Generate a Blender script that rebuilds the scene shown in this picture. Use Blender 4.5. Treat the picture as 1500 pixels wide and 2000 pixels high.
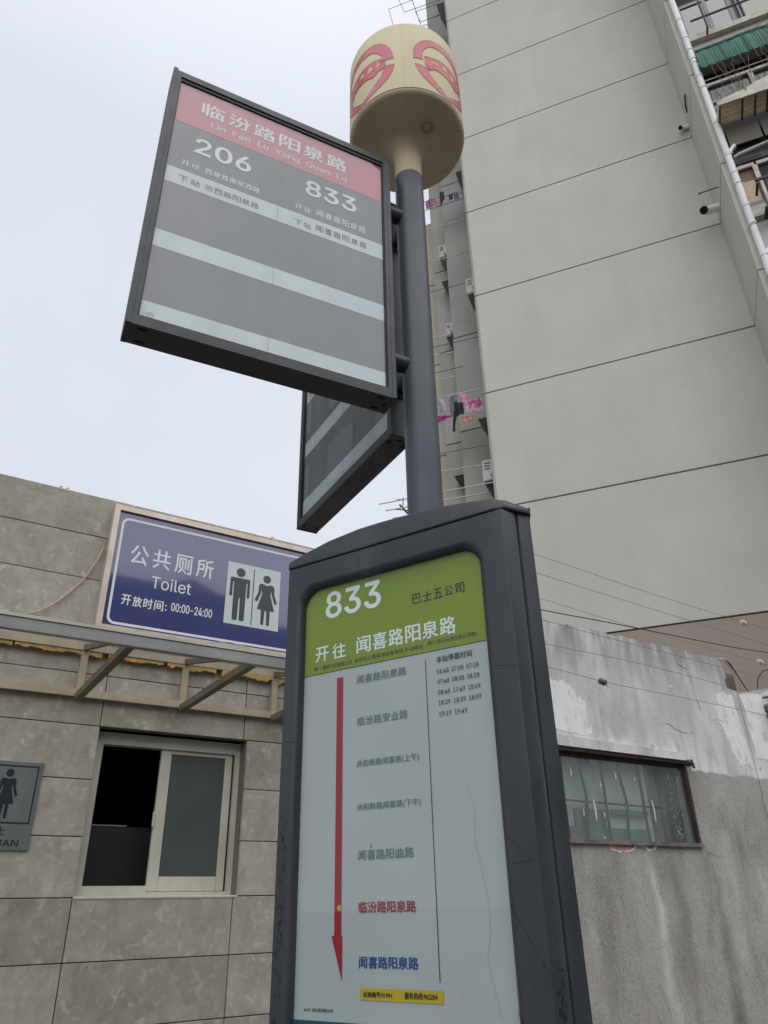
import bpy, bmesh, math, random
from mathutils import Vector, Matrix
from mathutils.geometry import tessellate_polygon
R = math.radians
random.seed(7)
C = bpy.context.scene.collection
for o in list(bpy.data.objects): bpy.data.objects.remove(o)

# ------------------------------------------------------------------ camera, sky, light, exposure
sc = bpy.context.scene
cam = bpy.data.cameras.new('camera'); camo = bpy.data.objects.new('camera', cam); C.objects.link(camo)
cam.sensor_fit = 'VERTICAL'; cam.sensor_height = 36; cam.sensor_width = 27
cam.lens = 36*1443.76/2000
cam.clip_start = 0.05; cam.clip_end = 1500
PITCH, ROLL = 0.490459, -0.0209591
fw = Vector((0, math.cos(PITCH), math.sin(PITCH))); up = Vector((0, -math.sin(PITCH), math.cos(PITCH))); rt = Vector((1, 0, 0))
rx = rt*math.cos(ROLL)+up*math.sin(ROLL); ux = -rt*math.sin(ROLL)+up*math.cos(ROLL)
m = Matrix.Identity(4)
for i in range(3): m[i][0] = rx[i]; m[i][1] = ux[i]; m[i][2] = -fw[i]
m[2][3] = 1.6
camo.matrix_world = m; sc.camera = camo

SUN_EL, SUN_AZ = 55, 165            # bright spot of the overcast, behind the camera (bearing from +Y, clockwise)
w = bpy.data.worlds.new('World'); sc.world = w; w.use_nodes = True
nt = w.node_tree; nt.nodes.clear()
N = nt.nodes.new; LK = nt.links.new
out = N('ShaderNodeOutputWorld'); add = N('ShaderNodeAddShader'); b1 = N('ShaderNodeBackground'); b2 = N('ShaderNodeBackground')
sky = N('ShaderNodeTexSky'); sky.sky_type = 'NISHITA'; sky.sun_disc = False
sky.sun_elevation = R(SUN_EL); sky.sun_rotation = R(SUN_AZ); sky.air_density = 1; sky.dust_density = 6; sky.ozone_density = 1
b1.inputs['Strength'].default_value = 0.012; LK(sky.outputs[0], b1.inputs['Color'])
tc = N('ShaderNodeTexCoord'); sep = N('ShaderNodeSeparateXYZ'); LK(tc.outputs['Generated'], sep.inputs[0])
ramp = N('ShaderNodeValToRGB'); LK(sep.outputs['Z'], ramp.inputs[0])
cr = ramp.color_ramp; cr.elements[0].position = 0; cr.elements[0].color = (.70, .735, .80, 1)
cr.elements[1].position = 1; cr.elements[1].color = (1.12, 1.16, 1.22, 1)
e = cr.elements.new(.35); e.color = (.74, .775, .84, 1)
e = cr.elements.new(.80); e.color = (.76, .80, .885, 1)
nz = N('ShaderNodeTexNoise'); nz.inputs['Scale'].default_value = 1.8; nz.inputs['Detail'].default_value = 4; LK(tc.outputs['Generated'], nz.inputs['Vector'])
mr = N('ShaderNodeMapRange'); mr.inputs[1].default_value = .3; mr.inputs[2].default_value = .7; mr.inputs[3].default_value = .955; mr.inputs[4].default_value = 1.045
LK(nz.outputs[0], mr.inputs[0])
vm = N('ShaderNodeVectorMath'); vm.operation = 'SCALE'; LK(ramp.outputs[0], vm.inputs[0]); LK(mr.outputs[0], vm.inputs['Scale'])
LK(vm.outputs[0], b2.inputs['Color']); b2.inputs['Strength'].default_value = .89
LK(b1.outputs[0], add.inputs[0]); LK(b2.outputs[0], add.inputs[1]); LK(add.outputs[0], out.inputs[0])

sl = bpy.data.lights.new('sun', 'SUN'); sl.energy = 1.5; sl.angle = R(100); sl.color = (1, .985, .96)
so = bpy.data.objects.new('sun', sl); C.objects.link(so)
a = R(SUN_AZ); el = R(SUN_EL)
so.rotation_euler = Vector((math.sin(a)*math.cos(el), math.cos(a)*math.cos(el), math.sin(el))).to_track_quat('Z', 'Y').to_euler()
sc.view_settings.view_transform = 'Standard'; sc.view_settings.look = 'None'
sc.view_settings.exposure = 0.1; sc.view_settings.gamma = 1; sc.view_settings.use_curve_mapping = False

# ------------------------------------------------------------------ materials
def srgb(r, g, b):
    f = lambda v: (v/255/12.92 if v/255 <= .04045 else ((v/255+.055)/1.055)**2.4)
    return (f(r), f(g), f(b), 1)
def lin(r, g, b): return (r, g, b, 1)
def mul(c, k): return (c[0]*k, c[1]*k, c[2]*k, 1)
MATS = {}
def mat(name, c1, c2=None, c3=None, rough=.6, scale=4, zs=1, det=6, lo=.35, hi=.65, bump=0, bscale=120, bz=1, metal=0, spec=.5, coat=0, cior=1.5,
        rand=0, fine=0, fscale=60, streak=0, stscale=9, stcol=None, rvar=0, distort=0, lowb=0, lbs=5):
    mt = bpy.data.materials.new(name); mt.use_nodes = True; t = mt.node_tree; t.nodes.clear()
    n = t.nodes.new; l = t.links.new
    o = n('ShaderNodeOutputMaterial'); p = n('ShaderNodeBsdfPrincipled'); l(p.outputs[0], o.inputs[0])
    p.inputs['Roughness'].default_value = rough; p.inputs['Metallic'].default_value = metal
    p.inputs['Specular IOR Level'].default_value = spec; p.inputs['Coat Weight'].default_value = coat; p.inputs['Coat Roughness'].default_value = .04; p.inputs['Coat IOR'].default_value = cior
    g = n('ShaderNodeNewGeometry'); pos = g.outputs['Position']
    if rand:
        oi = n('ShaderNodeObjectInfo'); s = n('ShaderNodeMath'); s.operation = 'MULTIPLY'; s.inputs[1].default_value = 37.0; l(oi.outputs['Random'], s.inputs[0])
        ad = n('ShaderNodeVectorMath'); ad.operation = 'ADD'; l(pos, ad.inputs[0]); l(s.outputs[0], ad.inputs[1]); pos = ad.outputs[0]
    def noise(sc_, z, detail=6, dist=0):
        mp = n('ShaderNodeMapping'); mp.inputs['Scale'].default_value = (1, 1, z); l(pos, mp.inputs[0])
        x = n('ShaderNodeTexNoise'); x.inputs['Scale'].default_value = sc_; x.inputs['Detail'].default_value = detail; x.inputs['Distortion'].default_value = dist
        l(mp.outputs[0], x.inputs['Vector']); return x.outputs[0]
    def rng(v, a_, b_, c_=0, d_=1):
        x = n('ShaderNodeMapRange'); x.inputs[1].default_value = a_; x.inputs[2].default_value = b_; x.inputs[3].default_value = c_; x.inputs[4].default_value = d_
        l(v, x.inputs[0]); return x.outputs[0]
    def mix(f, a_, b_, bt='MIX'):
        x = n('ShaderNodeMix'); x.data_type = 'RGBA'; x.blend_type = bt
        for sck, v in ((x.inputs[0], f), (x.inputs[6], a_), (x.inputs[7], b_)):
            if isinstance(v, (tuple, float, int)): sck.default_value = v
            else: l(v, sck)
        return x.outputs[2]
    col = c1
    if c2: col = mix(rng(noise(scale, zs, det, distort), lo, hi), c1, c2)
    if c3: col = mix(rng(noise(scale*2.7, zs, det, distort*1.5), .55, .72), col, c3)
    if streak: col = mix(rng(noise(stscale, .07, 5), .48, .75, 0, streak), col, stcol or mul(c1, .45))
    if fine: col = mix(rng(noise(fscale, 1, 3), .3, .7, 0, fine), col, mul(c1, .35))
    if rand:
        v = rng(oi.outputs['Random'], 0, 1, 1-rand, 1+rand)
        x = n('ShaderNodeVectorMath'); x.operation = 'SCALE'
        if isinstance(col, tuple): x.inputs[0].default_value = col[:3]
        else: l(col, x.inputs[0])
        l(v, x.inputs['Scale']); col = x.outputs[0]
    if isinstance(col, tuple): p.inputs['Base Color'].default_value = col
    else: l(col, p.inputs['Base Color'])
    if rvar: l(rng(noise(scale*3, 1), .3, .7, rough-rvar, rough+rvar), p.inputs['Roughness'])
    if bump:
        bp = n('ShaderNodeBump'); bp.inputs['Strength'].default_value = bump; bp.inputs['Distance'].default_value = .004
        hh = noise(bscale, bz, 5)
        if lowb:
            q1 = n('ShaderNodeMath'); q1.operation = 'MULTIPLY_ADD'; l(noise(lbs, .6, 2), q1.inputs[0]); q1.inputs[1].default_value = lowb; l(hh, q1.inputs[2]); hh = q1.outputs[0]
        l(hh, bp.inputs['Height']); l(bp.outputs[0], p.inputs['Normal'])
    MATS[name] = mt; return mt

# dark powder coated steel of the bus stop
steel = mat('stop_steel', lin(.034, .040, .048), lin(.046, .053, .063), rough=.4, scale=3.2, bump=.05, bscale=300, spec=.5, rvar=.14, lowb=26, lbs=5,
            streak=.55, stscale=16, stcol=lin(.085, .094, .106), fine=.25, fscale=300)
steel_pole = mat('pole_steel', lin(.078, .092, .112), lin(.096, .11, .13), rough=.45, scale=2.0, zs=.5, bump=.04, bscale=300, spec=.45, rvar=.1, lowb=14, lbs=4, fine=.12, fscale=120, streak=.4, stscale=30, stcol=lin(.13, .14, .155))
steel_sign = mat('sign_frame_paint', lin(.030, .037, .046), lin(.040, .048, .058), rough=.42, rvar=.08, streak=.3, stscale=20, stcol=lin(.07, .078, .088), scale=5, spec=.5, bump=.05, bscale=200)
rubber = mat('black_gasket', lin(.012, .012, .014), rough=.5)
slotm = mat('slot_dark', lin(.006, .006, .007), rough=.9)
cream = mat('cream_plastic', srgb(222, 212, 172), srgb(214, 203, 163), rough=.6, scale=3, spec=.4, streak=.28, stscale=9, stcol=srgb(190, 180, 146), fine=.06, fscale=50)
cream_under = mat('cream_underside', srgb(214, 197, 166), srgb(200, 184, 154), rough=.5, scale=4, spec=.35, fine=.12, fscale=70)
rust = mat('rust_ring', srgb(172, 142, 98), rough=.7)
logo = mat('logo_pink', srgb(214, 100, 122), srgb(203, 88, 110), rough=.4, scale=6, spec=.4, streak=.3, stscale=12, stcol=srgb(222, 135, 145))
logo_car = mat('logo_car_red', srgb(214, 92, 92), srgb(205, 80, 90), rough=.4, scale=8, spec=.4)
logo_edge = mat('logo_edge_dirt', srgb(120, 70, 62), rough=.8)
PR = dict(rough=.5, spec=.3)
pink = mat('print_pink', srgb(204, 112, 128), srgb(212, 124, 138), scale=3, streak=.2, stscale=16, stcol=srgb(190, 122, 134), **PR)
grey = mat('print_grey', srgb(100, 104, 114), srgb(108, 112, 121), scale=5, streak=.35, stscale=28, stcol=srgb(128, 131, 137), **PR)
pwhite = mat('print_white', srgb(220, 228, 233), srgb(212, 220, 226), scale=4, streak=.2, stscale=30, stcol=srgb(166, 175, 182), **PR)
pgreytx = mat('print_darkgrey', srgb(66, 74, 80), **PR)
pline = mat('print_thinline', srgb(120, 126, 132), **PR)
green = mat('poster_green', srgb(132, 152, 10), srgb(124, 145, 8), scale=6, fine=.05, fscale=200, rough=.5, spec=.3)
pbase = mat('poster_white', srgb(183, 191, 192), srgb(177, 185, 187), scale=5, streak=.18, stscale=10, stcol=srgb(170, 182, 180), rough=.5, spec=.3)
pteal = mat('poster_teal', srgb(30, 78, 84), **PR)
ptext = mat('poster_black', srgb(24, 28, 30), **PR)
pgreen = mat('poster_faded_green', srgb(98, 128, 114), **PR)
pred = mat('poster_red', srgb(158, 14, 40), **PR)
pblue = mat('poster_blue', srgb(22, 68, 142), **PR)
pyel = mat('poster_yellow', srgb(196, 172, 44), **PR)
ptitle = mat('poster_title_white', srgb(238, 243, 243), **PR)
# tiles and walls
tile_m = mat('stone_tile', srgb(182, 176, 163), srgb(156, 150, 138), srgb(196, 190, 176), rough=.42, scale=6.5, det=12, distort=.55, lo=.3, hi=.7, bump=.1, bscale=70,
             spec=.4, rand=.12, fine=.22, fscale=30, streak=.15, stscale=20)
grout = mat('grout', srgb(120, 114, 104), rough=.9)
beige = mat('beige_steel', srgb(176, 166, 142), srgb(160, 150, 126), rough=.5, scale=6, streak=.2, stscale=12, stcol=srgb(120, 108, 86))
strut_m = mat('strut_steel', srgb(112, 102, 84), srgb(96, 87, 72), rough=.45, scale=7)
alum = mat('aluminium', srgb(168, 167, 164), srgb(148, 147, 144), rough=.35, scale=3, metal=.3, streak=.2, stscale=20)
roofsheet = mat('roof_sheet', srgb(120, 116, 106), srgb(100, 96, 88), rough=.6, scale=4)
foam_m = mat('yellow_foam', srgb(186, 158, 100), srgb(160, 128, 74), rough=.8, scale=30, bump=.8, bscale=90)
pvc = mat('white_upvc', srgb(205, 203, 190), srgb(192, 189, 174), rough=.35, scale=4, streak=.25, stscale=18, stcol=srgb(170, 165, 146))
frost = mat('frosted_glass', srgb(84, 92, 88), srgb(78, 86, 83), rough=.3, scale=3, spec=.5)
darkroom = mat('dark_room', lin(.008, .008, .009), rough=.9)
partition = mat('dark_partition', srgb(42, 44, 46), srgb(36, 38, 40), rough=.6, scale=3)
blue = mat('sign_blue', srgb(66, 69, 124), srgb(61, 64, 117), rough=.12, scale=2, spec=.5, bump=.012, bscale=5, coat=1, cior=1.62)
bluetx = mat('sign_blue_lettering', srgb(228, 232, 236), rough=.3)
frame_metal = mat('brushed_frame', srgb(198, 182, 168), srgb(214, 203, 192), rough=.32, scale=7, metal=.35, streak=.3, stscale=25, stcol=srgb(170, 145, 128))
pict_bg = mat('pictogram_white', srgb(205, 215, 216), rough=.3)
pict_fg = mat('pictogram_grey', srgb(62, 66, 72), rough=.3)
brushed = mat('brushed_plate', srgb(128, 134, 134), srgb(100, 106, 106), rough=.3, scale=3, metal=.25, zs=.4)
navy = mat('engraved_dark', srgb(28, 34, 42), rough=.5)
wire_m = mat('pale_wire', srgb(190, 170, 156), rough=.6)
glass_dark = None

# limewashed wall: upper white coat, lower bare cement, ragged border
def plaster():
    mt = bpy.data.materials.new('old_plaster'); mt.use_nodes = True; t = mt.node_tree; t.nodes.clear(); n = t.nodes.new; l = t.links.new
    o = n('ShaderNodeOutputMaterial'); p = n('ShaderNodeBsdfPrincipled'); l(p.outputs[0], o.inputs[0]); p.inputs['Roughness'].default_value = .9; p.inputs['Specular IOR Level'].default_value = .2
    g = n('ShaderNodeNewGeometry')
    def noise(s, z, d=6, dist=0):
        mp = n('ShaderNodeMapping'); mp.inputs['Scale'].default_value = (1, 1, z); l(g.outputs['Position'], mp.inputs[0])
        x = n('ShaderNodeTexNoise'); x.inputs['Scale'].default_value = s; x.inputs['Detail'].default_value = d; x.inputs['Distortion'].default_value = dist; l(mp.outputs[0], x.inputs['Vector']); return x.outputs[0]
    def rng(v, a_, b_, c_=0, d_=1):
        x = n('ShaderNodeMapRange'); x.inputs[1].default_value = a_; x.inputs[2].default_value = b_; x.inputs[3].default_value = c_; x.inputs[4].default_value = d_; l(v, x.inputs[0]); return x.outputs[0]
    def mix(f, a_, b_, bt='MIX'):
        x = n('ShaderNodeMix'); x.data_type = 'RGBA'; x.blend_type = bt
        for s, v in ((x.inputs[0], f), (x.inputs[6], a_), (x.inputs[7], b_)):
            if isinstance(v, (tuple, float, int)): s.default_value = v
            else: l(v, s)
        return x.outputs[2]
    def math_(op, a_, b_):
        x = n('ShaderNodeMath'); x.operation = op
        for s, v in ((x.inputs[0], a_), (x.inputs[1], b_)):
            if isinstance(v, (float, int)): s.default_value = v
            else: l(v, s)
        return x.outputs[0]
    sp = n('ShaderNodeSeparateXYZ'); l(g.outputs['Position'], sp.inputs[0]); z = sp.outputs['Z']
    zj = math_('ADD', z, math_('MULTIPLY', math_('SUBTRACT', noise(5, 1, 5), .5), .10))
    top = rng(zj, 2.672, 2.69)
    white = mix(rng(noise(2.6, .5, 7), .38, .62), srgb(222, 221, 219), srgb(202, 201, 198))
    white = mix(math_('MULTIPLY', rng(math_('ADD', z, math_('MULTIPLY', noise(3, 1, 6, .5), .5)), 3.35, 2.9), .8), white, srgb(238, 238, 237))
    white = mix(rng(noise(3.2, .5, 9, .7), 0.46, .62, 0, .65), white, srgb(184, 182, 179))      # rain streaks
    white = mix(rng(noise(8, .22, 8, .3), .55, .72, 0, .5), white, srgb(160, 157, 153))
    white = mix(rng(noise(7, .8, 10, .8), .655, .667, 0, .5), white, srgb(236, 236, 235))
    white = mix(rng(noise(11, 1, 10, .5), .690, .700, 0, .6), white, srgb(158, 154, 149))
    grim = math_('MULTIPLY', rng(z, 3.45, 3.9), rng(noise(9, .25, 5), .38, .6, 0, .8))
    white = mix(grim, white, srgb(140, 138, 134))
    white = mix(rng(noise(30, 1, 4), .62, .72, 0, .25), white, srgb(225, 226, 228))
    dotx = n('ShaderNodeVectorMath'); dotx.operation = 'DOT_PRODUCT'; l(g.outputs['Position'], dotx.inputs[0]); dotx.inputs[1].default_value = (.84231, .53899, 0)
    ux_ = math_('SUBTRACT', dotx.outputs['Value'], -1.70729664*.84231+4.43685183*.53899)
    low = mix(rng(noise(1.9, .45, 7, .4), .36, .62), srgb(188, 186, 180), srgb(156, 153, 148))
    low = mix(math_('MULTIPLY', math_('MULTIPLY', rng(ux_, 5.3, 5.9), rng(z, 2.0, 1.7)), rng(noise(1.6, .7, 6, .5), .40, .56)), low, srgb(208, 206, 196))
    low = mix(rng(noise(3.6, .42, 9, .5), .46, .66, 0, .6), low, srgb(112, 109, 105))
    low = mix(rng(noise(5, .22, 8, .4), .55, .70, 0, .5), low, srgb(180, 178, 174))
    low = mix(rng(noise(48, .8, 8, .2), .50, .66, 0, .40), low, srgb(96, 93, 90))
    low = mix(rng(noise(120, .7, 4), .40, .62, 0, .5), low, srgb(196, 193, 186))
    low = mix(rng(noise(3, 1.0, 6, .6), .58, .7, 0, .5), low, srgb(160, 155, 148))
    wob = math_('MULTIPLY', math_('SUBTRACT', noise(3.5, 1.2, 7), .5), .22)
    def stain(u0, wd, zt):
        dd = math_('ABSOLUTE', math_('SUBTRACT', math_('ADD', ux_, wob), u0), 0)
        return math_('MULTIPLY', math_('MULTIPLY', rng(dd, wd*1.3, 0), rng(z, zt, zt-.25)), rng(noise(9, .5, 8), .35, .55, .35, 1))
    low = mix(math_('MULTIPLY', stain(4.64, .06, 2.0), .9), low, srgb(214, 212, 207))
    low = mix(math_('MULTIPLY', stain(4.90, .16, 2.05), .32), low, srgb(92, 88, 84))
    low = mix(math_('MULTIPLY', stain(5.42, .10, 2.1), .45), low, srgb(80, 76, 72))
    low = mix(math_('MULTIPLY', stain(4.02, .12, 2.0), .25), low, srgb(84, 79, 74))
    low = mix(math_('MULTIPLY', stain(4.25, .03, 2.0), .5), low, srgb(168, 164, 158))
    low = mix(math_('MULTIPLY', stain(5.95, .14, 2.4), .22), low, srgb(80, 76, 72))
    col = mix(top, low, white); l(col, p.inputs['Base Color'])
    bp = n('ShaderNodeBump'); bp.inputs['Strength'].default_value = .55; bp.inputs['Distance'].default_value = .006
    l(math_('ADD', noise(55, .7, 5), math_('MULTIPLY', top, .6)), bp.inputs['Height']); l(bp.outputs[0], p.inputs['Normal'])
    return mt
plaster_m = plaster()
patch_m = mat('fresh_limewash', srgb(250, 251, 250), srgb(240, 241, 240), srgb(208, 208, 206), rough=.85, scale=7, zs=.5, det=7, bump=.4, bscale=40, spec=.2, fine=.1, fscale=25)
brick_m = mat('bare_brick', srgb(205, 165, 152), srgb(178, 132, 120), rough=.95, scale=14, bump=.6, bscale=60)
rustframe = mat('rusty_window_steel', srgb(62, 46, 42), srgb(40, 34, 34), srgb(98, 66, 54), rough=.8, scale=12, bump=.4, bscale=70)
winback = mat('window_backing', srgb(186, 192, 182), srgb(160, 168, 160), rough=.7, scale=2.2, distort=.6)
winback2 = mat('window_dark_board', srgb(70, 82, 84), srgb(58, 70, 72), rough=.6, scale=3, streak=.2)
bars_m = mat('window_bar_paint', srgb(30, 28, 28), rough=.6)
drip_m = mat('paint_drip', srgb(210, 214, 210), rough=.5)
silldirt = mat('dirty_sill', srgb(112, 108, 98), srgb(80, 78, 72), rough=.95, scale=9, bump=.5, bscale=60)
# tower
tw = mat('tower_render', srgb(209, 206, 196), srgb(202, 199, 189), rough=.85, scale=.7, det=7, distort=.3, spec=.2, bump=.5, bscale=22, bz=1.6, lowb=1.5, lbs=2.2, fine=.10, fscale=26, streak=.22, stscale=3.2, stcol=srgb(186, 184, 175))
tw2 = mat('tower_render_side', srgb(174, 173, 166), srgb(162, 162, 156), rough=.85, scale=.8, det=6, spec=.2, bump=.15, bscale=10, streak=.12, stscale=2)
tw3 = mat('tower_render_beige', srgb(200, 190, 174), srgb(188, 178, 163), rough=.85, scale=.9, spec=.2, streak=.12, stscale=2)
tbase = mat('tower_base_render', srgb(170, 158, 148), srgb(160, 149, 140), rough=.85, scale=.9, spec=.2)
joint_m = mat('tower_joint', srgb(92, 92, 88), rough=.9)
whitepipe = mat('white_pipe', srgb(240, 240, 238), srgb(230, 230, 228), rough=.35, scale=2, zs=.4, streak=.1, stscale=6)
greyframe = mat('grey_window_frame', srgb(116, 120, 130), rough=.4)
creamframe = mat('cream_window_frame', srgb(206, 202, 190), srgb(180, 172, 156), rough=.5, scale=6)
winglass = mat('reflecting_glass', srgb(46, 54, 60), rough=.03, spec=1.0, coat=1)
winglass_g = mat('greenish_glass', srgb(40, 58, 56), rough=.05, spec=.8)
awn_m = mat('green_corrugated', srgb(30, 122, 100), srgb(22, 100, 84), rough=.6, scale=2.5, streak=.7, stscale=5, stcol=srgb(14, 74, 62))
awn_d = mat('dark_green_trim', srgb(20, 62, 54), rough=.6)
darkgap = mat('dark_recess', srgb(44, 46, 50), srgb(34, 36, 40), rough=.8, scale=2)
slat_m = mat('cream_slat', srgb(190, 178, 150), srgb(150, 136, 112), rough=.6, scale=7)
_t = MATS['cream_slat'].node_tree; _o = [x for x in _t.nodes if x.type == 'OUTPUT_MATERIAL'][0]; _p = [x for x in _t.nodes if x.type == 'BSDF_PRINCIPLED'][0]
_tr = _t.nodes.new('ShaderNodeBsdfTranslucent'); _tr.inputs[0].default_value = srgb(228, 220, 200); _m = _t.nodes.new('ShaderNodeMixShader'); _m.inputs[0].default_value = .45
_t.links.new(_p.outputs[0], _m.inputs[1]); _t.links.new(_tr.outputs[0], _m.inputs[2]); _t.links.new(_m.outputs[0], _o.inputs[0])
rusty = mat('rusty_bar', srgb(78, 62, 56), rough=.8)
vine_m = mat('dry_vine', srgb(140, 122, 108), srgb(112, 96, 84), rough=.9, scale=9)
blind_m = mat('peach_blind', srgb(206, 180, 160), srgb(196, 168, 146), rough=.7, scale=5)
brownp = mat('brown_panel', srgb(110, 92, 76), rough=.6)
ac_white = mat('ac_white', srgb(196, 195, 190), srgb(172, 171, 166), rough=.5, scale=5)
ac_dark = mat('ac_dark', srgb(74, 76, 80), rough=.7)
rodm = mat('pale_rod', srgb(206, 200, 190), rough=.4)
rodd = mat('dark_rod', srgb(92, 90, 86), rough=.6)
beigepanel = mat('beige_panel', srgb(128, 122, 110), srgb(116, 110, 100), rough=.6, scale=2)
wirem = mat('grey_wire', srgb(128, 124, 120), rough=.5)
cable_m = mat('dark_cable', srgb(66, 64, 62), rough=.6)
insul = mat('porcelain', srgb(190, 184, 170), rough=.3)
insul_b = mat('brown_porcelain', srgb(112, 100, 74), srgb(60, 52, 40), rough=.4, scale=40)
pave = mat('pavement', srgb(92, 90, 87), srgb(78, 77, 75), rough=.9, scale=3, bump=.3, bscale=30)
asphalt = mat('asphalt', lin(.05, .05, .052), lin(.065, .065, .066), rough=.9, scale=4)
hrender = mat('house_render', srgb(150, 146, 140), rough=.9)
hroof = mat('house_roof_tiles', srgb(70, 62, 60), rough=.8)
def cloth(name, c): return mat(name, c, mul(c, .78), rough=.9, scale=14)
# thin clear pane: real fresnel reflection, light passes
def pane_mat(name, tint=(.97, .99, .98, 1), r=.02, k=1.0, dirt=.0):
    mt = bpy.data.materials.new(name); mt.use_nodes = True; t = mt.node_tree; t.nodes.clear(); n = t.nodes.new; l = t.links.new
    o = n('ShaderNodeOutputMaterial'); mx = n('ShaderNodeMixShader'); tr = n('ShaderNodeBsdfTransparent'); gl = n('ShaderNodeBsdfGlossy')
    tr.inputs[0].default_value = tint; gl.inputs['Roughness'].default_value = r
    gg = n('ShaderNodeNewGeometry'); dt = n('ShaderNodeVectorMath'); dt.operation = 'DOT_PRODUCT'; l(gg.outputs['Normal'], dt.inputs[0]); l(gg.outputs['Incoming'], dt.inputs[1])
    ab = n('ShaderNodeMath'); ab.operation = 'ABSOLUTE'; l(dt.outputs['Value'], ab.inputs[0])
    om = n('ShaderNodeMath'); om.operation = 'SUBTRACT'; om.inputs[0].default_value = 1; l(ab.outputs[0], om.inputs[1])
    pw = n('ShaderNodeMath'); pw.operation = 'POWER'; pw.inputs[1].default_value = 5; l(om.outputs[0], pw.inputs[0])
    q = n('ShaderNodeMapRange'); q.inputs[3].default_value = .06*k; q.inputs[4].default_value = 1; l(pw.outputs[0], q.inputs[0])
    l(q.outputs[0], mx.inputs[0]); l(tr.outputs[0], mx.inputs[1]); l(gl.outputs[0], mx.inputs[2])
    if dirt:
        df = n('ShaderNodeBsdfDiffuse'); df.inputs[0].default_value = (.62, .65, .67, 1)
        g = n('ShaderNodeNewGeometry'); mp = n('ShaderNodeMapping'); mp.inputs['Scale'].default_value = (1, 1, .35); l(g.outputs['Position'], mp.inputs[0])
        nn = n('ShaderNodeTexNoise'); nn.inputs['Scale'].default_value = 9; nn.inputs['Detail'].default_value = 6; l(mp.outputs[0], nn.inputs['Vector'])
        mp2 = n('ShaderNodeMapRange'); mp2.inputs[1].default_value = .35; mp2.inputs[2].default_value = .7; mp2.inputs[3].default_value = dirt*.5; mp2.inputs[4].default_value = dirt*1.5; l(nn.outputs[0], mp2.inputs[0])
        m2 = n('ShaderNodeMixShader'); l(mp2.outputs[0], m2.inputs[0]); l(mx.outputs[0], m2.inputs[1]); l(df.outputs[0], m2.inputs[2]); l(m2.outputs[0], o.inputs[0])
    else: l(mx.outputs[0], o.inputs[0])
    return mt
pane = pane_mat('clear_pane', dirt=.09, k=1.6)
pane_poster = pane_mat('poster_pane', dirt=.012, k=.7)
pane_win = pane_mat('old_window_pane', tint=(.90, .94, .91, 1), dirt=.06, k=.8)

# ------------------------------------------------------------------ frames and mesh builders
class Fr:
    """vertical working frame: x to the right along a facade, y into it, z up"""
    def __init__(s, ox, oy, ang): s.m = Matrix.Translation((ox, oy, 0)) @ Matrix.Rotation(ang, 4, 'Z')
    def w(s, x, y, z): return s.m @ Vector((x, y, z))
TOT = Fr(-0.23221627, 1.65006899, -R(31.939))
POLE = (0.1065, 1.6628)
SG1 = Fr(POLE[0], POLE[1], R(26.896))
SG2 = Fr(POLE[0], POLE[1], -R(60.247))
WAL = Fr(-1.70729664, 4.43685183, R(32.615))
TWR = Fr(2.24525399, 12.77418234, -R(21.443))
wc = WAL.w(6.46, 0, 0); WAL2 = Fr(wc.x, wc.y, -R(21.443))

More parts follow.
